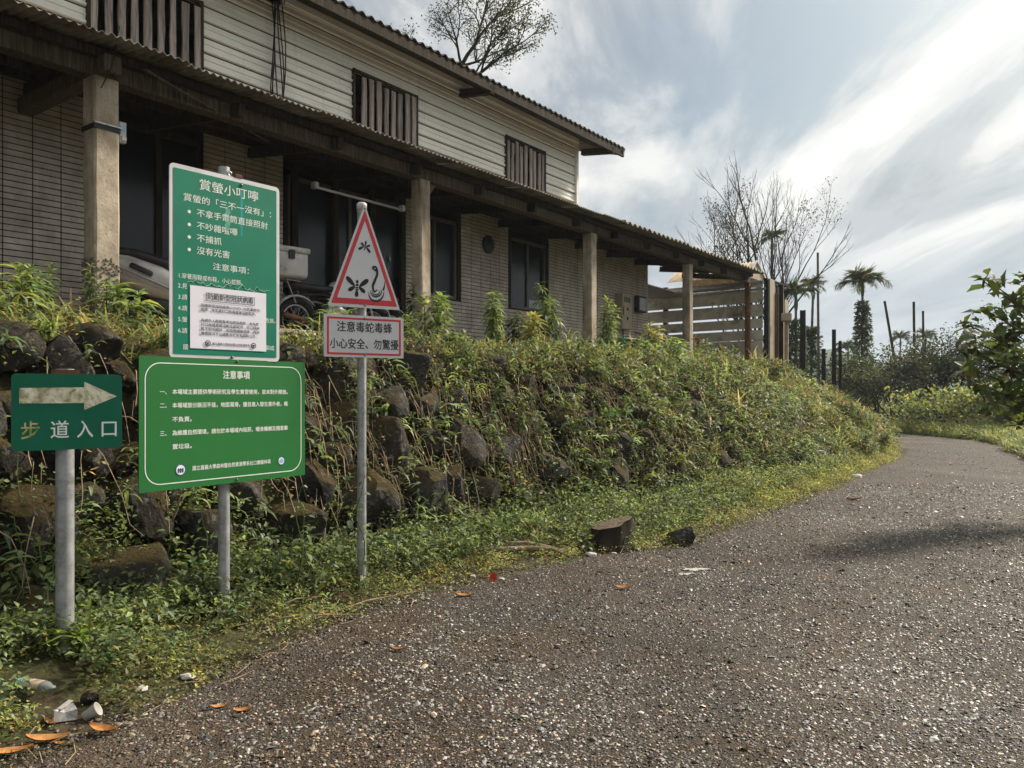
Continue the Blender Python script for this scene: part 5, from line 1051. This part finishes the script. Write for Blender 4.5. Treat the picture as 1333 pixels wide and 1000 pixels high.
def bush(x, y, w, h, label, col, leaf=.12, n=3000, trunk=.5, name='thicket_tree', group='trees of the roadside thicket', seed=0, tr_mat=None, gaps=.15, cat='tree'):
    rs = random.Random(seed + 7); z0 = Hw(x, y); root = thing_at(name, (x, y, z0 - .05), label, cat, group); m = MB(); tips = []
    for k in range(3 + (w > 2)):
        az = rs.uniform(0, 6.28); d = Vector((math.cos(az) * .35, math.sin(az) * .35, 1)).normalized()
        def grow(p, d, L, r, lv):
            pts = [p]; q = p.copy(); dd = d.copy()
            for i in range(4): dd = (dd + Vector((rs.gauss(0, .16), rs.gauss(0, .16), .02))).normalized(); q = q + dd * L / 4; pts.append(q.copy())
            m.tube(pts, list(np.linspace(r, r * .6, 5)), 5, caps=False); 
            if lv == 3: tips.extend(pts[2:]); return
            for j in range(3): az = rs.uniform(0, 6.28); nd = (dd + Vector((math.cos(az) * w / h * 1.2, math.sin(az) * w / h * 1.2, rs.uniform(-.1, .5)))).normalized(); grow(pts[rs.choice((2, 3, 4))], nd, L * rs.uniform(.55, .8), r * .55, lv + 1)
        grow(Vector((rs.gauss(0, .15), rs.gauss(0, .15), 0)), d, h * .40, .03 * h / 3, 0)
    T = np.array([tuple(t) for t in tips]); sx = w / 2 / max(.1, np.percentile(np.abs(T[:, :2]), 90)); sz = h / np.percentile(T[:, 2], 96); T = T * np.array([sx, sx, sz]); m.v = [(p[0] * sx, p[1] * sx, p[2] * sz) for p in m.v]
    m.build('trunk', tr_mat or BARKD, root, fix=False)
    T = T[RNG.integers(0, len(T), n)] + RNG.normal(0, .07 * w, (n, 3)) * np.array([1, 1, .8]); low = RNG.random(n) < .35; T[low, 2] *= RNG.random(low.sum()) ** .7; k = nz(T[:, 0], T[:, 2], 2.2 / w * 1.5, seed) > -.25 + gaps; T = T[k]; n = len(T); T[:, 2] = np.maximum(T[:, 2], .1)
    S = Scat(); S.add(LEAF2[0], LEAF2[1], T, rotm(RNG.uniform(0, 6.28, n), RNG.normal(-.2, .6, n), RNG.normal(0, .5, n)), leaf * RNG.uniform(.7, 1.3, n), tints(n, col, .35, .15)); S.build('crown', LEAF, root)
def bushP(u, v, Y, w, label, **k): x = (u - 667) / F * Y; bush(x, Y, w, CH + (HZ - v) / F * Y - Hw(x, Y), label, **k)
bushP(1140, 462, 37, 3.2, 'dark dense tree at the left end of the thicket', col=(0.051, 0.072, 0.033), n=5200, leaf=.15, seed=1)
bushP(1164, 470, 35, 3.4, 'dull green tree at the bend behind the pink flowers', col=(0.075, 0.083, 0.042), n=5200, leaf=.14, seed=2)
bushP(1205, 462, 36, 3.8, 'reddish-brown twiggy tree in the middle of the thicket', col=(0.075, 0.068, 0.045), n=5000, leaf=.13, seed=3)
bushP(1240, 436, 35, 3.8, 'dark tree with thin trunks right of the middle of the thicket', col=(0.054, 0.069, 0.033), n=5200, leaf=.14, seed=4)
bushP(1288, 440, 35, 4.4, 'dark tree behind the large-leaved tree', col=(0.053, 0.068, 0.033), n=5200, leaf=.14, seed=5)
bushP(1345, 435, 33, 4.2, 'dark tree at the right edge of the view', col=(0.060, 0.075, 0.036), n=3600, leaf=.14, seed=6)
bushP(1108, 492, 46, 4.2, 'low dark tree under the small hazy palm', col=(0.060, 0.083, 0.042), n=3400, leaf=.2, seed=8)
bushP(1258, 512, 29.5, 3.2, 'pale green leafy shrub behind the grassy verge', col=(.20, .24, .10), n=3200, leaf=.17, seed=9, name='leafy_shrub', cat='shrub', group='pale shrubs behind the verge', gaps=.05)
bushP(1318, 505, 28, 3.4, 'pale green leafy shrub under the large-leaved tree', col=(.19, .24, .09), n=3400, leaf=.17, seed=10, name='leafy_shrub', cat='shrub', group='pale shrubs behind the verge', gaps=.05)
bushP(1172, 544, 31.5, 1.0, 'small bush with pink flowers at the bend', col=(.46, .27, .24), n=700, leaf=.07, seed=11, name='flowering_bush', cat='shrub', group=None, gaps=0)
bushP(1203, 546, 30.5, .8, 'lone pink-tipped bush right of the other flowering bush', col=(.42, .27, .21), n=400, leaf=.07, seed=12, name='flowering_bush', cat='shrub', group=None, gaps=0)
def almond():                              # large-leaved tree reaching in from the right
    x, y = 7.25, 9.7; z0 = Hw(x, y); root = thing_at('large_leaved_tree', (x, y, z0), 'tree with big glossy leaves reaching in from the right edge', 'tree'); m = MB(); S = Scat(); rs = random.Random(3)
    m.tube([(0, 0, -.2), (.05, 0, .8), (-.02, -.05, 1.8), (.05, .05, 2.8), (0, 0, 3.6)], [.10, .09, .075, .06, .03], 9); tips = []
    tg = [(1283, 368), (1300, 375), (1305, 415), (1264, 425), (1320, 390), (1275, 462), (1300, 470), (1322, 435), (1330, 490), (1252, 455), (1290, 440), (1315, 520), (1335, 410), (1345, 360), (1350, 460), (1272, 500), (1296, 540), (1335, 550), (1262, 480), (1310, 450), (1285, 405), (1325, 465), (1308, 500), (1342, 520), (1288, 520), (1270, 445), (1330, 372)]
    for i, (u, v) in enumerate(tg):
        Yd = 9.2 + rs.uniform(-.6, .7); p = P(u, v, Yd) - Vector((x, y, z0)); b0 = Vector((0, 0, max(.7, p.z * .72 + .1))); mid = (b0 + p) / 2 + Vector((0, 0, -.10)); m.tube([b0, mid, p], [.020, .013, .007], 6, caps=False); tips += [p, mid + (p - mid) * .5]
    for k in range(14): az = rs.uniform(-1.4, 1.6); r = rs.uniform(.4, 1.4); z = rs.uniform(1.2, 3.6); p = Vector((math.cos(az) * r + .35, math.sin(az) * r, z)); m.tube([(0, 0, z * .8), tuple(p * .5 + Vector((0, 0, z * .38))), tuple(p)], [.02, .013, .007], 5, caps=False); tips.append(p)
    big = leaf_t(.24, .35, .07, .60)
    for p in tips:
        n = 9; yaw = np.arange(n) * 2.4 + rs.random() * 6; pos = np.array(tuple(p)) + RNG.normal(0, .045, (n, 3)); c = tints(n, (.075, .105, .035), .35, .15)
        if rs.random() < .12: c[0] = (.5, .25, .05)
        S.add(big[0], big[1], pos, rotm(yaw, RNG.normal(.2, .5, n), RNG.normal(0, .45, n)), RNG.uniform(.14, .25, n), c)
    m.build('trunk', BARK, root, fix=False); S.build('crown', LEAF, root)
almond()
def right_verge():
    S = Scat(); n = 16000; a = RNG.uniform(7, 30, n); s = RNG.random(n) ** 1.2 * 4.5; b = bl(a) - rw(a) - .05 - s; k = RNG.random(n) < .85 + .6 * nz(a, b, .8, 70); a, b, s = a[k], b[k], s[k]
    sprigs(S, a, b, RNG.uniform(.0, .32, len(a)) * np.interp(s, [0, .8], [.25, 1]), LEAF2, 4, .07, [G_Y, (.25, .29, .08), G_L, G_M, (.28, .27, .09)], .08, normal_out=False)
    sprigs(S, a[::2], b[::2], np.full(len(a[::2]), .01), LEAF_GRASS, 5, .38, [G_L, G_Y, (.16, .2, .05)], .05, (.95, .3), normal_out=False)
    S.build('verge_grass', LEAF, kind='stuff', label='bright tall grass along the outer edge of the bend', category='grass')
    S = Scat(); n = 9000; a = RNG.uniform(22, 75, n); b = RNG.uniform(-45, 12, n); k = (np.abs(b - bl(a) + rw(a) / 2) > rw(a) / 2 + .5); a, b = a[k], b[k]
    sprigs(S, a, b, RNG.uniform(0, .5, len(a)), LEAF2, 4, .2, [G_M, G_L, G_D, G_Y], .25, normal_out=False); S.build('far_undergrowth', LEAF, kind='stuff', label='rough low growth on the ground beyond the bend', category='undergrowth')
right_verge()
def wire_fence():
    root = thing_at('wire_fence', (12.6, 26.5, 0), 'low wire fence with pale stakes behind the grassy verge', 'fence'); pts = []
    for i, u in enumerate((1183, 1235, 1258, 1300, 1345)):
        Y = (30, 29, 28, 26.5, 25)[i]; p = P(u, 547, Y) - root.location; pts.append(p); m = MB(); zb = Hw(p.x + 12.6, Y) - .1; m.tube([(p.x, p.y, zb), (p.x, p.y, p.z + .05)], .035, 6); m.build('stake', CONC, root)
    for dz in (0, -.22): MB().tube([q + Vector((0, 0, dz)) for q in pts], .010, 5).build('wire', GALV, root)
wire_fence()

# ------------------------------------------------------------------ motorbikes and clutter on the terrace
RX = lambda a: Matrix.Rotation(a, 4, 'X'); RY = lambda a: Matrix.Rotation(a, 4, 'Y'); TR = Matrix.Translation
def wheel(root, x, z, r, tw, steer=0.0, spokes=16):
    T = TR((x, 0, z)); m = MB(); m.torus(r - tw, tw, 40, 10, T); o = m.build('wheel', RUBBER, root); m = MB(); m.torus(r - tw * 2.05, tw * .42, 36, 8, T); m.build('rim', CHROME, o)
    m = MB(); m.lathe([(0, -.06), (.045, -.06), (.045, .06), (0, .06)], 14, T @ RX(R(90))); m.build('hub', CHROME, o)
    m = MB()
    for i in range(spokes): t = 6.283 * i / spokes; m.tube([(x + .04 * math.cos(t + .4), .03 * (-1) ** i, z + .04 * math.sin(t + .4)), (x + (r - 2 * tw) * math.cos(t), 0, z + (r - 2 * tw) * math.sin(t))], .003, 4, caps=False)
    m.build('spokes', CHROME, o, kind='stuff')
def motorcycle(a, b, dr, label, tank, box=True):
    p = W(a, b, TZ); root = empty('motorcycle', tuple(p), ANG + R(dr), label=label, category='motorcycle', group='motorcycles parked under the canopy')
    wheel(root, 0, .29, .29, .045); wheel(root, 1.22, .29, .29, .042)
    m = MB(); m.tube([(1.22, .06, .29), (1.04, .06, .86)], .022, 8); m.tube([(1.22, -.06, .29), (1.04, -.06, .86)], .022, 8); m.build('fork', CHROME, root)
    m = MB(); m.tube([(1.04, 0, .80), (.75, 0, .62), (.4, 0, .66), (.0, 0, .62)], .022, 8); m.tube([(.98, 0, .72), (.72, 0, .30), (.4, 0, .28), (0, .07, .29)], .02, 8); m.build('frame', BLACKP, root)
    m = MB(); m.loft([(.52, 0, .74, .05, .05, 0), (.58, 0, .76, .11, .085, 0), (.78, 0, .79, .13, .10, .1), (.95, 0, .81, .09, .07, .2), (.98, 0, .82, .04, .03, .2)]); m.build('fuel_tank', tank, root)
    m = MB(); m.loft([(-.12, 0, .73, .08, .02, 0), (-.08, 0, .735, .12, .045, 0), (.3, 0, .72, .12, .045, 0), (.52, 0, .74, .09, .04, 0), (.56, 0, .75, .05, .02, 0)]); m.build('seat', BLACKP, root)
    m = MB(); m.loft([(.42, 0, .40, .06, .06, 0), (.46, 0, .40, .11, .12, 0), (.62, 0, .42, .12, .13, 0), (.72, 0, .44, .07, .08, 0)]); m.lathe([(.07, 0), (.07, .06), (.085, .06), (.085, .09), (.07, .09), (.07, .13), (.0, .13)], 14, TR((.66, 0, .46)) @ RY(R(25))); m.build('engine', CHROME, root)
    m = MB(); m.tube([(.66, -.10, .40), (.5, -.15, .26), (.1, -.16, .27), (-.28, -.16, .34)], [.02, .02, .035, .035], 10); m.build('exhaust', RUST, root)
    arc = lambda cx, r, t0, t1, n=9: [(cx + r * math.cos(t), 0, .29 + r * math.sin(t)) for t in np.linspace(t0, t1, n)]
    for nm, cx, t0, t1 in (('rear_fender', 0, R(40), R(175)), ('front_fender', 1.22, R(35), R(150))):
        m = MB(); A = arc(cx, .33, t0, t1); vs = []; 
        for x, _, z in A: vs += [(x, -.07, z - .025), (x, -.05, z), (x, .05, z), (x, .07, z - .025)]
        m.add(vs, [(i * 4 + j, i * 4 + j + 1, i * 4 + j + 5, i * 4 + j + 4) for i in range(8) for j in range(3)], True); m.build(nm, WHITEP, root, fix=False)
    m = MB(); m.tube([(1.02, -.34, 1.00), (1.0, -.2, 1.02), (1.03, 0, .92), (1.0, .2, 1.02), (1.02, .34, 1.0)], .011, 8); hb = m.build('handlebar', CHROME, root)
    for s in (-1, 1):
        MB().tube([(1.02, s * .26, 1.01), (1.02, s * .38, 1.0)], .017, 8).build('grip', BLACKP, hb)
        MB().tube([(1.01, s * .22, 1.02), (1.05, s * .25, 1.17), (1.0, s * .30, 1.24)], .005, 6).build('mirror_arm', CHROME, hb); MB().lathe([(0, -.008), (.05, -.006), (.055, .0), (.05, .012), (0, .016)], 16, TR((1.0, s * .31, 1.27)) @ RY(R(80))).build('mirror', CHROME, hb)
    m = MB(); m.loft([(1.05, 0, .84, .05, .05, 0), (1.08, 0, .84, .09, .09, 0), (1.17, 0, .84, .095, .095, 0)]); m.build('headlamp', CHROME, root)
    m = MB(); m.tube([(.0, -.11, .78), (-.36, -.11, .80), (-.36, .11, .80), (0, .11, .78)], .009, 6); m.tube([(-.2, -.11, .79), (-.05, -.09, .5)], .008, 6); m.tube([(-.2, .11, .79), (-.05, .09, .5)], .008, 6); rk = m.build('rack', CHROME, root)
    if not box: return
    m = MB(); m.loft([(-.48, 0, .965, .22, .14, 0), (-.485, 0, .97, .25, .165, 0), (.02, 0, .97, .25, .165, 0), (.04, 0, .965, .22, .14, 0)], 24, None, 8); bx_ = m.build('box', WHITEP, root, label='white plastic delivery box grown over with moss')
    m = MB(); m.loft([(-.50, 0, 1.15, .24, .03, 0), (-.505, 0, 1.15, .27, .038, 0), (.045, 0, 1.15, .27, .038, 0), (.05, 0, 1.15, .24, .03, 0)], 24, None, 8); m.build('lid', WHITEP, bx_); MB().bx(-.26, -.18, -.278, -.251, 1.03, 1.14).build('latch', BLACKP, bx_)
motorcycle(2.83, .72, -6, 'old motorcycle with a mossy white box on its rear rack', WHITEP)
motorcycle(3.45, 1.12, -14, 'dark motorcycle without a box parked behind the warning triangle', BLACKP, False)
def scooter():
    p = P(178, 400, 8.45); p.z = TZ; root = empty('scooter', tuple(p), R(22), label='dusty white scooter leaning behind the first canopy post', category='scooter'); root.rotation_euler = (R(-4), R(0), R(20))
    wheel(root, 0, .22, .22, .05, spokes=6); wheel(root, 1.2, .22, .22, .05, spokes=6)
    m = MB(); m.loft([(-.42, 0, .80, .03, .03, -.2), (-.36, 0, .78, .09, .07, -.2), (-.1, 0, .70, .16, .13, -.25), (.22, 0, .56, .17, .16, -.3), (.45, 0, .44, .16, .12, -.35), (.56, 0, .37, .12, .07, -.3)], 20); m.build('body', WHITEP, root)
    m = MB(); m.loft([(-.30, 0, .64, .06, .03, -.2), (-.1, 0, .56, .15, .07, -.25), (.22, 0, .42, .165, .09, -.3), (.48, 0, .32, .14, .06, -.3)], 20); m.build('lower_panel', TAN, root)
    m = MB(); m.loft([(-.36, 0, .86, .05, .02, 0), (-.30, 0, .865, .11, .045, -.1), (0, 0, .83, .14, .06, -.1), (.3, 0, .74, .13, .06, -.15), (.42, 0, .70, .07, .03, 0)], 18); m.build('seat', BLACKP, root)
    m = MB(); m.tube([(-.30, -.17, .72), (.0, -.19, .60), (.42, -.18, .42)], .012, 8); m.build('trim', CHROME, root); m = MB(); m.loft([(-.05, -.17, .69, .012, .02, -.3), (-.04, -.175, .69, .016, .03, -.3), (.16, -.185, .60, .016, .03, -.3), (.17, -.18, .60, .012, .02, -.3)], 12); m.build('vent_slot', BLACKP, root)
    m = MB(); m.bx(.45, .92, -.15, .15, .28, .34); m.build('footboard', BLACKP, root, bevel=.015); m = MB(); m.loft([(.90, 0, .35, .17, .03, .2), (.98, 0, .60, .20, .06, 1.2), (1.02, 0, .85, .14, .05, 1.3), (1.0, 0, .98, .06, .03, 1.4)], 16); m.build('leg_shield', WHITEP, root)
    m = MB(); m.loft([(.98, 0, 1.0, .05, .04, 0), (1.02, 0, 1.01, .11, .08, 0), (1.13, 0, 1.0, .10, .07, 0), (1.16, 0, 1.0, .05, .04, 0)]); m.build('headlamp', WHITEP, root); m = MB(); m.tube([(.97, -.33, 1.0), (1.02, 0, 1.0), (.97, .33, 1.0)], .013, 8); hb = m.build('handlebar', BLACKP, root)
    for s in (-1, 1): MB().tube([(1.0, s * .22, 1.01), (1.0, s * .27, 1.2)], .005, 5).build('mirror_arm', BLACKP, hb); MB().lathe([(0, -.008), (.05, -.006), (.05, .01), (0, .014)], 14, TR((1.0, s * .28, 1.23)) @ RY(R(85))).build('mirror', BLACKP, hb)
    m = MB(); m.tube([(1.2, .07, .22), (1.08, .07, .5)], .02, 8); m.tube([(1.2, -.07, .22), (1.08, -.07, .5)], .02, 8); m.build('fork', BLACKP, root); m = MB(); m.loft([(.0, -.1, .24, .05, .07, 0), (.2, -.1, .26, .09, .10, 0), (.42, -.08, .28, .06, .07, 0)]); m.build('engine', BLACKP, root); m = MB(); m.tube([(.1, .15, .24), (-.35, .16, .30)], [.035, .05], 10); m.build('muffler', RUST, root)
    m = MB(); m.loft([(-.44, 0, .70, .02, .02, 0), (-.40, 0, .70, .07, .03, 0), (-.34, 0, .70, .08, .04, 0)]); m.build('tail_lamp', REDL, root)
scooter()
def clutter():
    p = W(ab_at(806, .05), .05, TZ); root = empty('green_basket', tuple(p), 0, label='green plastic basket between weeds beside the third canopy post', category='basket'); m = MB(); n = 24
    m.lathe([(.0, .01), (.22, .01), (.30, .40), (.325, .40), (.325, .43), (.29, .43), (.21, .03), (0, .03)], n); m.build('tub', GREENP, root)
    for z in (.12, .22, .32): MB().torus(.225 + z * .19, .010, 28, 6, TR((0, 0, z)) @ RX(R(90))).build('rib', GREENP, root)
    p = W(ab_at(961, .3), .3, TZ); root = empty('white_stool', tuple(p), .4, label='small pale stool in front of the shed boards', category='stool'); m = MB(); m.bx(-.22, .22, -.16, .16, .36, .40); m.build('seat', WHITEP, root, bevel=.01)
    for sx in (-1, 1):
        for sy in (-1, 1): MB().tube([(sx * .18, sy * .12, 0), (sx * .16, sy * .1, .36)], .02, 6).build('leg', WHITEP, root)
    p = W(ab_at(933, .2), .2, TZ + .2); root = empty('old_wheel', tuple(p), ANG + 1.2, label='dark tyre leaning by the fourth canopy post', category='tyre'); MB().torus(.24, .035, 32, 8).build('tyre', RUBBER, root); MB().torus(.19, .015, 28, 6).build('rim', GALV, root)
    p = W(ab_at(760, .35), .35, TZ); root = empty('brown_bottle', tuple(p), 0, label='dark bottle standing left of the third canopy post', category='bottle'); MB().lathe([(0, 0), (.06, 0), (.06, .22), (.022, .30), (.022, .38), (0, .38)], 14).build('glass', BLACKP, root)
    p = W(ab_at(400, -.25), -.25, TZ + .02); root = empty('plank', tuple(p), ANG, label='weathered plank lying on the terrace edge in front of the motorcycle', category='plank'); MB().bx(-1.4, 1.2, -.07, .07, 0, .05).build('board', WOODG, root, bevel=.006)
    for i, (u, bb) in enumerate(((553, -.45), (672, -.6))):
        p = W(ab_at(u, bb), bb); root = empty('crumpled_bag', (p.x, p.y, Hw(p.x, p.y)), 0, label=('crumpled white bag in the weeds right of the text plate', 'crumpled pale bag below the bright weeds')[i], category='bag'); v, f = ico(3); v = v.copy()
        for k in range(len(v)): v[k] *= (1 + .5 * mnoise.noise(Vector(v[k]) * 2 + Vector((i * 9, 0, 0)))) * np.array([.16, .12, .10])
        me = bpy.data.meshes.new('bag_sheet'); me.from_pydata(v.tolist(), [], f.tolist()); me.update(); link('bag_sheet', me, WPAPER, root, (0, 0, .08))
clutter()

# ------------------------------------------------------------------ stump, rocks, fallen wood, litter
def stump():
    p = gp(797, 712); root = empty('tree_stump', (p.x, p.y, p.z - .03), .3, label='sawn dark tree stump at the foot of the wall', category='stump'); n = 28; vs = []; rs = random.Random(2); prof = [(0, 1.22), (.05, 1.08), (.13, 1.0), (.22, .97), (.26, .98)]
    for z, k in prof:
        for j in range(n): t = 6.283 * j / n; r = .185 * k * (1 + .13 * math.sin(3 * t + 1) + .05 * math.sin(7 * t) + .02 * rs.random()); vs.append((r * 1.12 * math.cos(t), r * .9 * math.sin(t), z + (.05 * math.cos(t) + .003 * math.sin(5 * t) if z > .2 else 0)))
    q = [(i * n + j, i * n + (j + 1) % n, (i + 1) * n + (j + 1) % n, (i + 1) * n + j) for i in range(len(prof) - 1) for j in range(n)]; m = MB(); m.add(vs, q, True); m.build('bark', BARKD, root)
    m = MB(); t_ = [(x * .97, y * .97, z + .002) for x, y, z in vs[-n:]]; m.add(t_ + [(0, 0, .262)], [(j, (j + 1) % n, n) for j in range(n)]); m.build('cut_face', WOODB, root)
stump()
def rock_at(u, v, s, label, nm='boulder', mesh=2, sq=.8):
    p = gp(u, v); o = link(nm, ROCKS[mesh], None, None, (p.x, p.y, p.z + s * sq * .45), (random.uniform(0, 1), random.uniform(0, 1), random.uniform(0, 6)), label=label, category='rock'); o.scale = (s, s * .9, s * sq)
rock_at(888, 708, .13, 'mossy upright boulder at the road edge right of the stump', mesh=1, sq=1.15); rock_at(115, 915, .045, 'small brown rock beside the crushed carton', mesh=3); rock_at(308, 766, .09, 'pale grey rock at the base of the board post', mesh=4); rock_at(200, 815, .06, 'dark rock in the verge between trail sign and board post', mesh=5); rock_at(255, 800, .06, 'mossy rock in the verge left of the board post', mesh=6)
def stick(name, pts, rs_, label, cat='branch', mt=STICK):
    base = Vector(pts[0]); root = empty(name, tuple(base), 0, label=label, category=cat); MB().tube([Vector(p) - base for p in pts], rs_, 8).build('stem', mt, root)
def gl(u, v, dz=.02): p = gp(u, v); return Vector((p.x, p.y, max(p.z, 0) + dz))
stick('fallen_branch', [gl(622, 722, .05), gl(655, 722, .05), gl(695, 722, .06), gl(720, 722, .05), gl(746, 729, .02)], [.018, .022, .024, .018, .008], 'fallen branch lying on the verge left of the stump'); stick('fallen_branch', [gl(665, 715, .06), gl(690, 718, .08), gl(722, 722, .06)], [.012, .016, .012], 'shorter branch forking off above the fallen branch')
stick('dead_stalk', [gl(235, 742, .0), gl(222, 730, .10) + Vector((0, 0, .15)), gl(222, 730, 0) + Vector((.05, 0, .36)), gl(222, 730, 0) + Vector((.08, 0, .50))], [.010, .009, .008, .005], 'bent dead stalk in front of the dark stones under the green board', 'stalk')
for i, (u0, v0, u1, v1, lab) in enumerate(((352, 800, 420, 782, 'pale dry cane left of the warning pole'), (410, 812, 545, 775, 'long dry cane crossing the road edge below the warning pole'), (300, 822, 470, 806, 'thin dry cane along the road edge below the board post'), (637, 745, 655, 720, 'short straw leaning on the fallen branch'))):
    stick('dry_cane', [gl(u0, v0, .03), gl((u0 + u1) / 2, (v0 + v1) / 2, .06), gl(u1, v1, .03)], [.005, .006, .004], lab, 'cane')
def dead_leaf(u, v, L, yaw, label, curl=.75, mt=None, w=.34):
    p = gl(u, v, .012); m = MB(); vs = []; n = 8; k = 5
    for i in range(n + 1):
        t = i / n; ww = w * L * math.sin(math.pi * min(1, t * .92 + .04)) ** .7
        for j in range(k): s = j / (k - 1) * 2 - 1; vs.append(((t - .5) * L, s * ww * .5, curl * (s * s * .12 * L + (t - .5) ** 2 * .5 * L) + .006 * L * math.sin(9 * t + 4 * s)))
    m.add(vs, [(i * k + j, i * k + j + 1, (i + 1) * k + j + 1, (i + 1) * k + j) for i in range(n) for j in range(k - 1)], True); m.build('dead_leaf', mt or DEADL, None, tuple(p), (random.uniform(-.15, .15), random.uniform(-.1, .1), yaw), fix=False, label=label, category='leaf', group='fallen leaves on the road edge')
for u, v, L, yaw, lab in ((62, 968, .17, .25, 'curled orange leaf left of the large one near the bottom left'), (135, 955, .15, -.3, 'large golden-brown fallen leaf beside the paper cup'), (15, 985, .16, .3, 'orange leaf cut by the bottom left corner'), (80, 972, .06, .0, 'small pinkish leaf fragment right of the curled orange leaf'), (285, 925, .08, .5, 'left of the two small leaves on the bare road'), (317, 929, .09, .3, 'right of the two small leaves on the bare road'),
        (520, 849, .10, -.1, 'single tan leaf out on the road below the warning pole'), (604, 778, .13, .1, 'reddish leaf at the road edge left of the red wrapper'), (425, 806, .10, 0, 'reddish leaf among the dry canes'), (65, 945, .09, -.6, 'orange leaf tucked under the crushed carton'), (812, 768, .14, 0, 'pale strip-like leaf out on the road'), (1112, 652, .22, 0, 'pale leaf on the road near the bank'), (390, 803, .07, .4, 'small red leaf at the left end of the canes')): dead_leaf(u, v, L, yaw, lab)
def litter():
    p = gl(48, 908, .06); root = empty('plastic_bottle', tuple(p), -.35, label='crushed clear plastic bottle lying in the weeds at the left edge', category='bottle'); prof = [(0, -.115), (.025, -.115), (.032, -.105)] + [(.033 - .003 * (i % 2), -.1 + .012 * i) for i in range(13)] + [(.030, .065), (.014, .095), (.014, .11), (0, .11)]
    m = MB(); m.lathe(prof, 20, RY(R(90)) @ Matrix.Diagonal((.7, 1, 1, 1))); m.build('bottle_body', CLEARP, root); MB().lathe([(0, .128), (.016, .128), (.016, .108), (0, .108)], 16, RY(R(-90))).build('cap', simple('teal_cap', (.05, .32, .27), .5), root)
    MB().lathe([(.0335, -.03), (.0338, .045)], 20, RY(R(90)) @ Matrix.Diagonal((.7, 1, 1, 1))).build('label_band', simple('bottle_band', (.45, .36, .26), .5, .3, 60), root, fix=False)
    p = gl(84, 938, .03); root = empty('crushed_carton', tuple(p), .6, label='crushed silvery drink carton between the bottle and the cup', category='carton'); m = MB(); v = [(-.045, -.03, -.02), (.05, -.035, -.025), (.045, .03, -.022), (-.05, .028, -.02), (-.04, -.022, .03), (.05, -.03, .022), (.038, .024, .035), (-.045, .03, .018), (0, -.018, .012), (.0, .02, .03)]
    m.add(v, [(0, 1, 2, 3), (0, 4, 8), (0, 8, 1), (8, 5, 1), (1, 5, 6, 2), (2, 6, 9), (2, 9, 3), (9, 7, 3), (3, 7, 4, 0), (4, 7, 9, 8), (8, 9, 6, 5)]); m.build('carton_body', CARTON, root); MB().beam((-.02, -.01, .03), (.03, .02, .05), .03, .002).build('flap', WPAPER, root)
    p = gl(119, 937, .03); root = empty('paper_cup', tuple(p), .2, label='small white paper cup lying above the large fallen leaf', category='cup'); MB().lathe([(0, -.03), (.022, -.03), (.031, .035), (.033, .036), (.030, .035), (.021, -.027), (0, -.027)], 20, RY(R(60))).build('cup_body', WPAPER, root)
    p = gl(642, 758, .03); root = empty('red_wrapper', tuple(p), .3, label='small red plastic wrapper at the road edge under the fallen branch', category='wrapper'); MB().add([(-.03, 0, -.03), (.03, .01, -.03), (.035, .0, .03), (.01, .015, .045), (-.025, -.005, .03), (0, .02, 0)], [(0, 1, 5), (1, 2, 5), (2, 3, 5), (3, 4, 5), (4, 0, 5)]).build('foil', REDL, root, fix=False)
    for i, (u, v, s, lab) in enumerate(((616, 752, .045, 'white scrap left of the red wrapper'), (653, 756, .05, 'white scrap just right of the red wrapper'), (770, 724, .10, 'crumpled clear-white plastic at the road edge below the fallen branch'), (812, 716, .06, 'white scrap at the foot of the stump'), (185, 900, .06, 'pale crumbled scrap in the grit above the two small leaves'), (244, 884, .07, 'whitish crumbled clod at the road edge'), (672, 757, .03, 'smallest white scrap right of the red wrapper'), (1115, 622, .22, 'white slab fragment at the edge of the bank by the bend'), (800, 722, .04, 'white chip left of the stump scrap'))):
        p = gl(u, v, .012); vv, f = ico(2); vv = vv.copy()
        for k in range(len(vv)): vv[k] *= (1 + .6 * mnoise.noise(Vector(vv[k]) * 2.2 + Vector((i * 5, 3, 0)))) * np.array([.6, .45, .25]) * s
        me = bpy.data.meshes.new('litter_scrap'); me.from_pydata(vv.tolist(), [], f.tolist()); me.update(); link('litter_scrap', me, WPAPER, None, tuple(p), (0, 0, random.uniform(0, 3)), label=lab, category='litter', group='pale scraps of litter')
    for i, (u, v, L_, lab) in enumerate(((905, 743, .30, 'upper ragged strip of flattened pale paper on the road'), (895, 749, .20, 'lower ragged strip of flattened pale paper on the road'))):
        p = gl(u, v, .006); m = MB(); rs = random.Random(8 + i); pts = [(L_ * .5 * math.cos(t) * rs.uniform(.6, 1.1), .045 * math.sin(t) * rs.uniform(.3, 1.3)) for t in np.linspace(0, 6.0, 26)]; m.add([(x, y, .003 + .008 * rs.random()) for x, y in pts] + [(0, 0, .010)], [(j, (j + 1) % 26, 26) for j in range(26)]); m.build('flattened_paper', WPAPER, None, tuple(p), (0, 0, .15), fix=False, label=lab, category='litter')
litter()

# ------------------------------------------------------------------ humid air
def haze():
    t = bpy.data.materials.new('humid_air'); t.use_nodes = True; nt = t.node_tree; nt.nodes.clear(); o = nt.nodes.new('ShaderNodeOutputMaterial'); v = nt.nodes.new('ShaderNodeVolumePrincipled')
    v.inputs['Color'].default_value = (.80, .88, .96, 1); v.inputs['Density'].default_value = .0005; v.inputs['Anisotropy'].default_value = .2; nt.links.new(v.outputs[0], o.inputs['Volume'])
    MB().bx(-1350, 1350, -1350, 1350, -4, 42).build('haze', t, kind='stuff')
haze()
